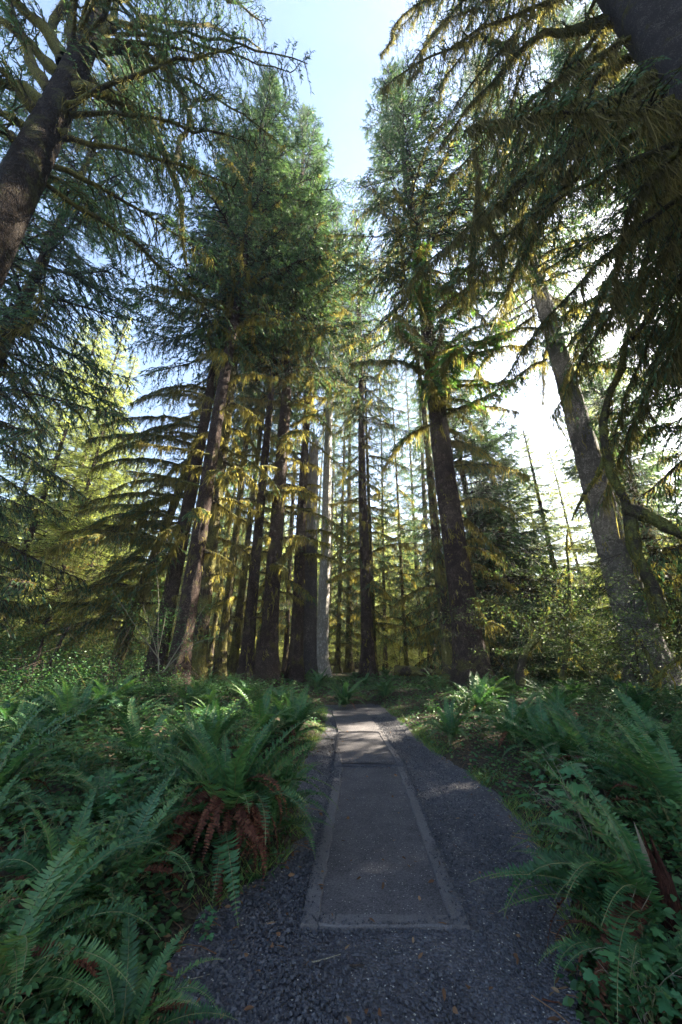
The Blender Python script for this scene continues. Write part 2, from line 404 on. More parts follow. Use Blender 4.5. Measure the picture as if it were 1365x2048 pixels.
# ------------------------------------------------------------------ spruce boughs
def bough(r, path, r0, r1, sec_n, sec_len, bl_d, bl_len=.15, bl_w=.028, moss_d=6., moss_len=.3, moss_w=.03, hang=.35, t0=.15, k=6, lump=0., stub=0):
    m = 14
    P = resample(path, m)
    tt = np.linspace(0, 1, m)
    Ltot = np.linalg.norm(np.diff(P, axis=0), axis=1).sum()
    P[1:] += r.normal(0, .012 * Ltot * .3, (m - 1, 3)) * np.array([1.5, 1.5, 1.3])
    R = (r0 * (1 - tt) ** .85 + r1) * (1 + lump * r.uniform(-.5, 1, m))
    T = norm(np.gradient(P, axis=0))
    out = {'wood': [tubes(P, R, k)], 'needle': [], 'moss': []}
    starts, lens, dirs = [], [], []
    secP = None
    if sec_n:
        ts = np.sort(t0 + (1 - t0) * r.uniform(0, 1, sec_n) ** .85)
        f = ts * (m - 1); i0 = np.minimum(f.astype(int), m - 2); fr = (f - i0)[:, None]
        B = P[i0] * (1 - fr) + P[i0 + 1] * fr; TT = T[i0]
        lat = norm(np.cross(TT, UP)) * np.where(np.arange(sec_n) % 2, 1, -1)[:, None]
        ang = np.radians(r.uniform(30, 75, sec_n))[:, None]
        D = norm(TT * np.cos(ang) + lat * np.sin(ang) + UP * r.uniform(-.32, .10, sec_n)[:, None])
        ls = sec_len * (1.05 - ts * .7) * r.uniform(.5, 1.25, sec_n)
        s = np.linspace(0, 1, 6)
        secP = B[:, None] + D[:, None] * (ls[:, None] * s)[..., None] - UP * (hang * ls[:, None] * s ** 1.8)[..., None]
        secP[:, 1:] += r.normal(0, .03, (sec_n, 5, 3)) * ls[:, None, None]
        out['wood'].append(tubes(secP, (.008 + .012 * np.minimum(ls, 1.2))[:, None] * (1.05 - s)[None] + .003, 3))
        # needle sprigs along the secondaries
        nb = int(ls.sum() * bl_d)
        if nb:
            w = ls / ls.sum(); si = r.choice(sec_n, nb, p=w); u = r.uniform(.05, 1, nb) ** .8
            ff = u * 5; j = np.minimum(ff.astype(int), 4); fu = (ff - j)[:, None]
            Q = secP[si, j] * (1 - fu) + secP[si, j + 1] * fu
            ST = norm(secP[si, j + 1] - secP[si, j])
            la = norm(np.cross(ST, UP)) * r.choice([-1, 1], nb)[:, None]
            DD = norm(ST * .75 + la * r.uniform(.2, 1.0, nb)[:, None] + UP * (r.uniform(-.75, .35, nb) - hang * .5)[:, None])
            NN = norm(UP + r.normal(0, .6, (nb, 3)))
            Ls = bl_len * r.uniform(.5, 1.35, nb)
            out['needle'].append(scatter(*BLADE, Q, DD, NN, Ls, bl_w * r.uniform(.7, 1.4, nb)))
    if stub:
        # bare dead side twigs
        ts = r.uniform(.1, 1, stub); f = ts * (m - 1); i0 = np.minimum(f.astype(int), m - 2)
        B = P[i0]; D = norm(T[i0] * .6 + randdir(stub, -.8, .5, r)); ls = r.uniform(.2, .9, stub) * Ltot * .22; s = np.linspace(0, 1, 5)
        sp = B[:, None] + D[:, None] * (ls[:, None] * s)[..., None] - UP * (.3 * ls[:, None] * s ** 2)[..., None] + r.normal(0, .02, (stub, 5, 3))
        out['wood'].append(tubes(sp, np.full((stub, 1), .018) * (1.1 - s)[None] + .004, 4))
        secP = sp if secP is None else np.concatenate([np.concatenate([secP[:, :5]], 1), sp])
    nm = int(Ltot * moss_d)
    if nm:
        f = r.uniform(.05, 1, nm) * (m - 1); i0 = np.minimum(f.astype(int), m - 2); fr = (f - i0)[:, None]
        Q = P[i0] * (1 - fr) + P[i0 + 1] * fr
        Rr = R[i0][:, None]
        Q = Q + norm(r.normal(0, 1, (nm, 3)) * np.array([1, 1, .5])) * Rr * .9
        if secP is not None:
            n2 = int(nm * 1.1); si = r.integers(0, len(secP), n2); u = r.uniform(0, 1, n2) ** .8 * (secP.shape[1] - 1.01); j = u.astype(int); fu = (u - j)[:, None]
            Q = np.concatenate([Q, secP[si, j] * (1 - fu) + secP[si, j + 1] * fu])
        # strands hang in clumps
        n = len(Q); nc = max(1, n // 7); ci = r.integers(0, nc, n)
        Q = Q[ci] + r.normal(0, 1, (n, 3)) * np.array([.05, .05, .02])
        X = norm(-UP + r.normal(0, .13, (n, 3)))
        Ls = moss_len * np.clip(r.lognormal(-.3, .65, nc), .2, 3.)[ci] * r.uniform(.35, 1.1, n)
        Ws = moss_w * r.uniform(.4, 1.3, n); SD = randdir(n, -.2, .2, r)
        for q in range(4):
            k_ = np.arange(n) % 4 == q
            if k_.any(): out['moss'].append(scatter(*STRANDS[q], Q[k_], X[k_], SD[k_], Ls[k_], Ws[k_], Ws[k_]))
    return out

def cat(lst):
    V, F, n = [], [], 0
    for v, f in lst:
        V.append(v); F.append(f + n); n += len(v)
    return (np.concatenate(V), np.concatenate(F)) if V else (np.zeros((0, 3)), np.zeros((0, 4), int))

def pool_entry(r, L, sag, upt, **kw):
    tt = np.linspace(0, 1, 6)
    path = np.stack([L * tt, .06 * L * np.sin(tt * 4 + r.uniform(0, 6)), L * (-sag * tt ** 1.4 + upt * tt ** 4)], -1)
    b = bough(r, path, kw.pop('r0', .045), .006, **kw)
    return {k: cat(v) for k, v in b.items()}

def make_pool(seed, n, L, sag, upt, **kw):
    r = np.random.default_rng(seed)
    return [pool_entry(r, L, sag * r.uniform(.6, 1.4), upt, **dict(kw)) for _ in range(n)]

POOL_HI = make_pool(1, 5, 3.2, .22, .16, sec_n=36, sec_len=1.45, bl_d=30, bl_len=.19, bl_w=.034, moss_d=5, moss_len=.24, moss_w=.020, hang=.45)
POOL_LO = make_pool(2, 5, 4.0, .38, .10, sec_n=38, sec_len=1.4, bl_d=26, bl_len=.19, bl_w=.032, moss_d=34, moss_len=.40, moss_w=.020, hang=.85)

def crown_mesh(seed, H, z0, Rmax, n, name, needle, moss_top=.5, taper=.62, pool_mix=True):
    """a whole conifer crown, boughs spiralling up the stem"""
    r = np.random.default_rng(seed)
    W, Nd, Ms = [], [], []
    zz = np.sort(z0 + (H - z0) * (np.arange(n) + r.uniform(0, 1, n)) / n)
    az = np.arange(n) * 2.39996 + r.uniform(-.4, .4, n)
    for z, a in zip(zz, az):
        q = (z - z0) / (H - z0)
        lo = pool_mix and r.uniform() > q * 1.6
        P = POOL_LO if lo else POOL_HI
        b = P[r.integers(len(P))]
        L0 = 4.0 if lo else 3.2
        Lw_ = max(.35, Rmax * ((1 - q) ** taper) * r.uniform(.45, 1.3) * (.75 + .25 * min(1, q * 6)))
        s = Lw_ / L0
        pitch = (-.10 + .75 * q ** 1.5) + r.normal(0, .09)
        ca, sa, cp_, sp_ = math.cos(a), math.sin(a), math.cos(pitch), math.sin(pitch)
        Rm = np.array([[ca, -sa, 0], [sa, ca, 0], [0, 0, 1]]) @ np.array([[cp_, 0, -sp_], [0, 1, 0], [sp_, 0, cp_]])
        S = np.array([s, max(.5, s), max(.6, s)])
        for k, dst in (('wood', W), ('needle', Nd), ('moss', Ms)):
            if k == 'moss' and q > moss_top: continue
            v, f = b[k]
            if len(v): dst.append(((v * S) @ Rm.T + np.array([0, 0, z]), f))
    mb = MB()
    mb.add(cat(W), 0, True); mb.add(cat(Nd), 1); mb.add(cat(Ms), 2)
    return mb.mesh(name, [M['wood'], needle, M['moss']])

HREF = 50.
CROWN = {
    'tall': [crown_mesh(21 + i, HREF, 20., 5.0, 128, 'spruce_crown', M['needle']) for i in range(3)],
    'full': [crown_mesh(31 + i, HREF, 4., 5.4, 250, 'full_spruce_crown', M['needle'], .7) for i in range(2)],
    'cone': [crown_mesh(41, 25., 1.5, 4.8, 240, 'cone_spruce_crown', M['needle'], .3)],
    'pale': [crown_mesh(51 + i, HREF, 1.5, 5.2, 175, 'pale_crown', M['needle_sunlit'], .35) for i in range(2)],
    'mossy': [crown_mesh(61 + i, HREF, 4., 2.9, 150, 'mossy_crown', M['needle'], .8) for i in range(2)],
}

def trunk_mesh(seed, H, mats, flare=.75, sides=40, name='trunk', rings=150, top=.12, knots=40):
    r = np.random.default_rng(seed)
    z = H * np.linspace(0, 1, rings) ** 1.7; z[0] = -.4
    a = np.arange(sides) * 2 * math.pi / sides
    ph = r.uniform(0, 6.28, 6)
    zz, aa = np.meshgrid(z, a, indexing='ij')
    butt = 1 + .25 * np.cos(5 * aa + ph[0]) + .18 * np.cos(3 * aa + ph[1])
    rad = (1 - (1 - top) * np.clip(zz / H, 0, 1) ** .9) * (1 + flare * np.exp(-np.maximum(zz, 0) / .9) * butt + .025 * np.cos(4 * aa + ph[2] + zz * .3) + .02 * np.cos(7 * aa + ph[3] - zz * .8)) + r.normal(0, .022, zz.shape) + .03 * np.sin(9 * aa + 3 * np.sin(zz * 1.3 + ph[1])) * np.sin(zz * 2.1 + ph[0])
    wob = .12 * np.sin(zz * .21 + ph[4]) * np.clip(zz / 8, 0, 1); wob2 = .12 * np.sin(zz * .17 + ph[5]) * np.clip(zz / 8, 0, 1)
    V = np.stack([rad * np.cos(aa) + wob, rad * np.sin(aa) + wob2, zz], -1).reshape(-1, 3)
    i = np.arange(rings - 1)[:, None] * sides; j = np.arange(sides)[None]
    F = np.stack([i + j, i + (j + 1) % sides, i + sides + (j + 1) % sides, i + sides + j], -1).reshape(-1, 4)
    return MB().add((V, F), 0, True).mesh(name, mats)

TRUNK = {k: [trunk_mesh(100 + 7 * j + i, HREF, [M[k]]) for i in range(2)] for j, k in enumerate(('bark', 'bark_grey', 'bark_moss', 'bark_glare', 'bark_sunlit'))}

# bare mossy limbs that stick out of the lower stems (shared shapes)
def mossy_limb(seed, L, sag, live, nd='needle'):
    r = np.random.default_rng(seed)
    tt = np.linspace(0, 1, 6)
    path = np.stack([L * tt, .1 * L * np.sin(tt * 3.5 + r.uniform(0, 6)), L * (r.uniform(-.05, .2) * tt - sag * tt ** 2)], -1)
    b = bough(r, path, .05, .016, int(9 * live), .9, 16 * live, .2, .036, 90, .36, .027, .6, .25, 6, .35, stub=int(L * 3))
    mb = MB(); mb.add(cat(b['wood']), 0, True); mb.add(cat(b['moss']), 1); 
    if b['needle']: mb.add(cat(b['needle']), 2)
    return mb.mesh('mossy_limb', [M['wood_mossy'], M['moss'], M[nd]])
LIMB = [mossy_limb(200 + i, L, s, lv) for i, (L, s, lv) in enumerate([(1.2, .1, 0), (1.8, .25, 0), (2.4, .2, 0), (2.2, .45, 0), (3.0, .3, 1), (2.8, .5, 1), (1.6, .5, 0), (3.6, .35, 2)])]
DROOP = []
for i, (L, s) in enumerate([(4.6, .35), (5.2, .25), (4.2, .55), (5.6, .42)]):
    r = np.random.default_rng(300 + i); tt = np.linspace(0, 1, 7)
    path = np.stack([L * tt, .05 * L * np.sin(tt * 3 + i), L * (.12 * tt - s * tt ** 2.4)], -1)
    b = bough(r, path, .075, .012, 46, 1.3, 24, .18, .028, 120, .48, .025, .85, .12, 7, .25)
    mb = MB(); mb.add(cat(b['wood']), 0, True); mb.add(cat(b['moss']), 1); mb.add(cat(b['needle']), 2)
    DROOP.append(mb.mesh('drooping_bough', [M['wood_mossy'], M['moss'], M['needle']]))

def add_limbs(t, n, zlo, zhi, rad, H, r, pool=LIMB, az_c=None, az_w=math.pi, smin=.7, smax=1.2, name='limb', rx=1.0):
    for i in range(n):
        z = zlo + (zhi - zlo) * (i + r.uniform(0, 1)) / n
        a = (i * 2.39996 + r.uniform(-.5, .5)) if az_c is None else az_c + r.uniform(-az_w, az_w)
        rr = rad * (1 - .88 * (z / H) ** .9) * .85
        me = pool[r.integers(len(pool))]
        s = r.uniform(smin, smax)
        obj(name, me, t, (rr * math.cos(a), rr * math.sin(a), z), (r.uniform(-.2, .2), r.uniform(-.15, .2), a), (s, s, s))

def trunk_moss(t, rad, H, n, r, z1=18., ml=.30):
    z = z1 * r.uniform(.02, 1, n) ** 1.1; nc = max(1, n // 6); ci = r.integers(0, nc, n)
    a = r.uniform(0, 6.28, n)[ci] + r.normal(0, .12, n); z = z[ci] + r.normal(0, .12, n)
    rr = rad * (1 - .88 * np.clip(z / H, 0, 1) ** .9) * (1 + .55 * np.exp(-np.maximum(z, 0) / .9)) * 1.03
    P = np.stack([rr * np.cos(a), rr * np.sin(a), z], -1); Nr = np.stack([np.cos(a), np.sin(a), 0 * a], -1)
    X = norm(-UP + Nr * r.uniform(-.05, .25, n)[:, None] + r.normal(0, .1, (n, 3)))
    Ls = ml * np.clip(r.lognormal(-.2, .5, nc), .3, 2.5)[ci] * r.uniform(.4, 1.1, n); mb = MB()
    for q in range(4):
        k = np.arange(n) % 4 == q
        W = r.uniform(.012, .05, k.sum()); mb.add(scatter(*STRANDS[q], P[k], X[k], Nr[k], Ls[k], W, W * .5), 0)
    obj('moss', mb.mesh('moss', [M['moss']]), t)

def tree(name, label, px, Y, rad, H, bark='bark', crown='tall', cw=1., limbs=0, lz=(1.5, 15), lean=(0, 0), group='tall trees around the clearing', czs=None, cat_='tree', seed=None, x=None, yaw=None, lsm=(.7, 1.2), mossy=0):
    sd = seed if seed is not None else int(abs(px) * 31 + Y * 17)
    r = np.random.default_rng(sd)
    X = gx(px, Y) if x is None else x
    z = float(hgt(X, Y))
    t = thing(name, label, cat_, (X, Y, z), (lean[1], lean[0], 0), group)
    ya = r.uniform(0, 6.28) if yaw is None else yaw
    T = TRUNK[bark]; obj('trunk', T[sd % len(T)], t, None, (0, 0, ya), (rad, rad, H / HREF))
    if crown:
        C = CROWN[crown]; ref = 25. if crown == 'cone' else HREF
        obj('crown', C[sd % len(C)], t, None, (0, 0, r.uniform(0, 6.28)), (cw, cw, H / ref))
    if limbs: add_limbs(t, limbs, lz[0], lz[1], rad, H, r, smin=lsm[0], smax=lsm[1])
    if mossy: trunk_moss(t, rad, H, mossy, r)
    return t

rad = math.radians
G1 = 'tall spruces around the clearing'
tree('spruce_tree', 'stout spruce, bark sunlit pale at its foot, nearest of the left-hand trunks', 345, 14.5, .36, 46, 'bark', 'tall', 1.05, 38, (5, 30), (.5 * math.pi / 180, 0), G1, mossy=300)
tree('spruce_tree', 'mossy crooked spruce with glowing yellow foot, twin beside the stout pale-footed trunk', 386, 16.2, .32, 46, 'bark_moss', 'tall', 0.95, 16, (4, 16), (rad(-1), 0), G1, mossy=900)
A3 = tree('spruce_tree', 'dark spruce with long mossy boughs drooping to the left', 300, 18, .40, 46, 'bark', 'tall', 1.2, 10, (4, 17), (rad(1.5), 0), G1)
add_limbs(A3, 20, 3.2, 17, .40, 46, np.random.default_rng(9), DROOP, math.pi * 1.05, .75, .75, 1.12, 'drooping_bough')
A0 = tree('spruce_tree', 'leaning trunk wrapped in yellow moss under drooping boughs', 214, 19.5, .33, 26, 'bark_moss', 'mossy', .8, 8, (2, 9), (rad(9), 0), G1, mossy=1500)
add_limbs(A0, 12, 1.8, 10, .33, 26, np.random.default_rng(10), DROOP, math.pi * 1.1, .8, .6, .95, 'drooping_bough')
tree('spruce_tree', 'slim brown spruce, left neighbour of the thick reddish trunk', 488, 18.5, .30, 42, 'bark', 'tall', 1.0, 34, (5, 32), (0, 0), G1, mossy=700)
tree('spruce_tree', 'thick reddish spruce with mossy stub limbs and a sunny patch halfway', 531, 18.5, .43, 52, 'bark', 'tall', 1.05, 52, (4, 34), (0, 0), G1, mossy=700)
tree('spruce_tree', 'dark slim spruce rising behind the twin left trunks', 462, 25, .27, 44, 'bark_moss', 'tall', .8, 16, (3, 18), (rad(1), 0), G1)
tree('spruce_tree', 'shadowed slim spruce close behind the crooked mossy twin', 437, 24, .30, 46, 'bark_moss', 'tall', .8, 16, (3, 18), (0, 0), G1, mossy=700)
tree('spruce_tree', 'straight nearly black spruce, left of the grey broken snag', 590, 20, .33, 49, 'bark', 'tall', 0.95, 44, (6, 33), (0, 0), G1, mossy=700)
tree('spruce_tree', 'spruce behind the snag, its upper bark sunlit white', 641, 27, .47, 54, 'bark_sunlit', 'tall', .8, 4, (20, 26), (rad(1), 0), G1)
tree('spruce_tree', 'dark straight spruce standing beyond the end of the path', 737, 24, .40, 46, 'bark', 'tall', .8, 26, (5, 24), (0, 0), G1, lsm=(.4, .85), mossy=700)
tree('spruce_tree', 'thin dark spruce touching the straight trunk beyond the path end', 750, 25, .17, 36, 'bark_moss', 'mossy', .7, 16, (3, 18), (0, 0), G1, mossy=700)
E1 = tree('spruce_tree', 'huge grey spruce, right of the path, buttressed at its base', 952, 16.5, .62, 54, 'bark', 'tall', 1.3, 0, lean=(rad(-.5), 0), group=G1, mossy=800)
add_limbs(E1, 26, 12, 34, .62, 54, np.random.default_rng(12), DROOP, None, 1, .75, 1.1, 'drooping_bough')
fresh = [mossy_limb(260 + i, L, .25, 4, 'needle_fresh') for i, L in enumerate((3.4, 4.2))]
add_limbs(E1, 18, 13, 22, .62, 54, np.random.default_rng(15), fresh, -1.7, 1.3, .9, 1.3, 'fresh_bough')
add_limbs(E1, 10, 1.5, 9, .62, 54, np.random.default_rng(13), LIMB, 0, 1.2, .6, 1.0)
add_limbs(E1, 9, 8, 16, .62, 54, np.random.default_rng(16), DROOP, .3, .9, .45, .75, 'drooping_bough')
tree('spruce_tree', 'dark moss-hung spruce half hidden behind the huge grey spruce', 905, 20, .34, 32, 'bark_moss', 'mossy', .36, 6, (2, 6), (0, 0), G1, mossy=700)
E3 = tree('spruce_tree', 'bushy dark cone of a spruce, right of the huge grey trunk', 1000, 26, .38, 30, 'bark_moss', 'cone', 1.25, 6, (1, 6), (rad(-2), 0), G1)
tree('spruce_tree', 'lower dark spruce, right shoulder of the bushy cone spruce', 1058, 25, .30, 21, 'bark_moss', 'cone', .85, 0, (1, 4), (0, 0), G1)
tree('conifer_tree', 'tall soft green conifer closing the sky right of the massive leaning spruce', 1375, 36, .4, 44, 'bark', 'pale', 1.2, 0, (1, 4), (0, 0), G1)
E2 = tree('spruce_tree', 'massive leaning spruce against the bright sky gap at right', 1315, 17, .74, 58, 'bark_glare', 'tall', 1.2, 0, lean=(rad(0), 0), group=G1, mossy=500)
add_limbs(E2, 24, 17, 36, .98, 58, np.random.default_rng(14), DROOP, None, 1, .7, 1.1, 'drooping_bough')
H_ = tree('spruce_tree', 'dark blue-green spruce at the left edge with sweeping boughs', -330, 13.5, .42, 48, 'bark_moss', 'full', 1.15, 8, (1, 6), (0, 0), G1, mossy=700)
R1 = tree('spruce_tree', 'shadowy spruce behind the twisted mossy maple at right', 1400, 23, .45, 27, 'bark_moss', 'cone', 1.1, 6, (1, 5), (0, 0), G1, mossy=700)
tree('spruce_tree', 'soft green young spruce lit from behind, beside the massive leaning trunk', 1315, 27, .30, 27, 'bark', 'pale', .8, 0, (1, 4), (0, 0), G1, mossy=700)
tree('spruce_tree', 'pale hazy spruce low between the bushy cone and the leaning trunk', 1085, 34, .30, 22, 'bark', 'pale', .75, 0, (1, 4), (0, 0), G1, mossy=700)
tree('spruce_tree', 'small dim spruce directly left of the leaning trunk', 1160, 27, .30, 20, 'bark', 'pale', .7, 0, (1, 4), (0, 0), G1, mossy=700)

# trees to the right of the frame: they belong to the same wood and shade the path
for i, (x, y, h, rd, cr) in enumerate([(16.5, 4.5, 50, .6, 'full'), (17, 12, 52, .6, 'full'), (21, 8, 50, .6, 'full'), (9.5, -2, 48, .6, 'full'), (24, 15, 48, .6, 'full')]):
    tree('spruce_tree', 'mossy spruce of the dense wood on the shaded right side', 0, y, rd, h, 'bark_moss', cr, 1.15, 4, (1, 5), (0, 0), 'spruces of the shaded right-hand wood', x=x, seed=900 + i)

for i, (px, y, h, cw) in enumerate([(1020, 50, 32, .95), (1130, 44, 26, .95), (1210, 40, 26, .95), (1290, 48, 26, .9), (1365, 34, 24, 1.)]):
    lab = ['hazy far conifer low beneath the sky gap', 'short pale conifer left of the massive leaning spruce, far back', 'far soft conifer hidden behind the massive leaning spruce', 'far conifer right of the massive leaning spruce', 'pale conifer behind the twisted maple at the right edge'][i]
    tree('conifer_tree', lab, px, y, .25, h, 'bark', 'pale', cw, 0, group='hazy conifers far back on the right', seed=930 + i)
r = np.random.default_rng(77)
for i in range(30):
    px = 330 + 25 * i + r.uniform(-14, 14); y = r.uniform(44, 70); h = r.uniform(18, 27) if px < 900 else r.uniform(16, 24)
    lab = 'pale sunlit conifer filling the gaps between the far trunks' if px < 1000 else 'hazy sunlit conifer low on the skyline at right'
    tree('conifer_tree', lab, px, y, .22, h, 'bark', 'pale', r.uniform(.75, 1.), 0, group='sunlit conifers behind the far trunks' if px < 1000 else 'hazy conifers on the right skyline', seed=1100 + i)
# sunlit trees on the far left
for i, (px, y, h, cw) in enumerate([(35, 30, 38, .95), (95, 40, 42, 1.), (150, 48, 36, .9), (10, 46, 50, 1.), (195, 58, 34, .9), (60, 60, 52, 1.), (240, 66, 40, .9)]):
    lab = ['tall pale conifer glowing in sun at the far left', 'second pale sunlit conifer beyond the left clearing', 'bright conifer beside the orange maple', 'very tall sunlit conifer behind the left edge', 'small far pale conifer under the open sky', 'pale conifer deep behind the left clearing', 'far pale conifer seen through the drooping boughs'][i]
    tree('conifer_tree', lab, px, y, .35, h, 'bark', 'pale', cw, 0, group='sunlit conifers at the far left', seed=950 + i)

# thin mossy trunks of the sunlit stand behind
back = [(570, 28, .2, 40), (675, 33, .22, 38), (698, 34, .30, 42), (772, 34, .18, 36), (815, 30, .15, 34), (845, 36, .22, 38), (866, 34, .34, 42), (655, 42, .25, 42), (620, 44, .22, 42),
        (510, 32, .2, 40), (415, 32, .22, 42), (395, 40, .25, 42), (540, 40, .24, 44), (480, 42, .22, 40), (445, 48, .25, 40), (715, 46, .22, 40), 
        (360, 34, .25, 42), (330, 44, .25, 40), (600, 54, .25, 40), (685, 58, .3, 44), (520, 60, .3, 44), (430, 62, .3, 44), (300, 56, .3, 40)]
for i, (px, y, rd, h) in enumerate(back):
    lab = 'slender moss-hung trunk in the bright stand beyond the path' if px > 600 else 'slender moss-hung trunk in the dim stand behind the left spruces'
    tree('mossy_tree', lab, px, y, rd, h, 'bark_moss' if i % 3 else 'bark', 'mossy', .85, 9 if y < 40 else 0, (2, 16), (rad(rng.uniform(-2.5, 2.5)), 0), 'slender mossy trees of the far stand', seed=1000 + i, mossy=500)

for i, (px, y, h, cw) in enumerate([(-40, 24, 30, .9), (60, 26, 24, .8), (120, 30, 22, .75), (175, 36, 24, .8), (-90, 32, 40, 1.)]):
    lab = ['bright conifer at the left edge behind the sweeping dark boughs', 'light green conifer rising above the dead sticks', 'small light conifer left of the orange maple', 'light conifer just left of the leaning mossy trunk', 'tall light conifer mostly cut by the left edge'][i]
    tree('conifer_tree', lab, px, y, .25, h, 'bark', 'pale', cw, 0, group='sunlit conifers at the far left', seed=970 + i)
# grey broken snag
def snag():
    X, Y = gx(612, 21), 21.
    z = float(hgt(X, Y))
    t = thing('snag', 'grey barkless broken snag with splintered top among the spruces', 'dead tree', (X, Y, z), (0, rad(.3), 0))
    topz = at(638, 885, 21)[2] - z
    me = trunk_mesh(77, topz, [M['snag'], M['bark_grey']], .45, 30, 'trunk', 50, .62)
    n = len(me.vertices); co = np.zeros(n * 3, np.float32); me.vertices.foreach_get('co', co); co = co.reshape(-1, 3)
    r = np.random.default_rng(3)
    sel = co[:, 2] > topz - .01
    co[sel, 2] += r.uniform(-1.2, .7, sel.sum())
    me.vertices.foreach_set('co', co.ravel())
    mi = np.zeros(len(me.polygons), np.int32); cz = np.zeros(len(me.polygons) * 3, np.float32); me.polygons.foreach_get('center', cz)
    mi[cz.reshape(-1, 3)[:, 2] < topz * .55] = 1
    me.polygons.foreach_set('material_index', mi)
    obj('trunk', me, t, None, None, (.50, .50, 1))
    for i in range(5):
        a = r.uniform(0, 6.28); L = r.uniform(.6, 1.6); w = .22
        P = np.array([[.2 * math.cos(a), .2 * math.sin(a), topz - 1.0], [.24 * math.cos(a), .24 * math.sin(a), topz], [.22 * math.cos(a), .22 * math.sin(a), topz + L]])
        obj('splinter', MB().add(tubes(P, np.array([.10, .07, .008]), 4), 0).mesh('splinter', [M['snag']]), t)
    for i in range(7):
        a = r.uniform(0, 6.28); zz = r.uniform(6, topz - 1)
        P = np.array([[.28 * math.cos(a), .28 * math.sin(a), zz], [.55 * math.cos(a), .55 * math.sin(a), zz + .05], [.8 * math.cos(a), .8 * math.sin(a), zz + .1]])
        obj('branch_stub', MB().add(tubes(P, np.array([.05, .04, .015]), 5), 0).mesh('branch_stub', [M['snag']]), t)
snag()

# ------------------------------------------------------------------ the two near trees with hand-placed limbs
def px_path(pts): return np.array([at(*p) for p in pts])

def limb_parts(parent, path, r0, r1, seed, name='limb', base=np.zeros(3), **kw):
    """limb object with its foliage and hanging moss as sub-parts"""
    r = np.random.default_rng(seed)
    args = dict(sec_n=14, sec_len=1.1, bl_d=26, bl_len=.16, bl_w=.026, moss_d=20, moss_len=.28, moss_w=.03, hang=.5, t0=.2, k=9, lump=.25)
    args.update(kw)
    mm = args.pop('moss_mat', 'moss')
    b = bough(r, np.asarray(path) - base, r0, r1, **args)
    o = obj(name, MB().add(cat(b['wood']), 0, True).mesh(name, [M['wood_mossy']]), parent)
    if b['needle']: obj('foliage', MB().add(cat(b['needle']), 0).mesh('foliage', [M['needle']]), o)
    if b['moss']: obj('hanging_moss', MB().add(cat(b['moss']), 0).mesh('hanging_moss', [M[mm]]), o)
    return o

def stem(path, radii, m=60, sides=26, flare=0., seed=0):
    P = resample(path, m); r = np.random.default_rng(seed)
    R = np.interp(np.linspace(0, 1, m), np.linspace(0, 1, len(radii)), radii)
    V, F = tubes(P, R, sides)
    V = V.reshape(m, sides, 3); C = P[:, None]
    a = np.arange(sides) * 2 * math.pi / sides
    k = 1 + .05 * np.cos(3 * a + 1)[None] + .04 * np.cos(5 * a + np.linspace(0, 9, m)[:, None]) + r.normal(0, .012, (m, sides))
    return (C + (V - C) * k[..., None]).reshape(-1, 3), F

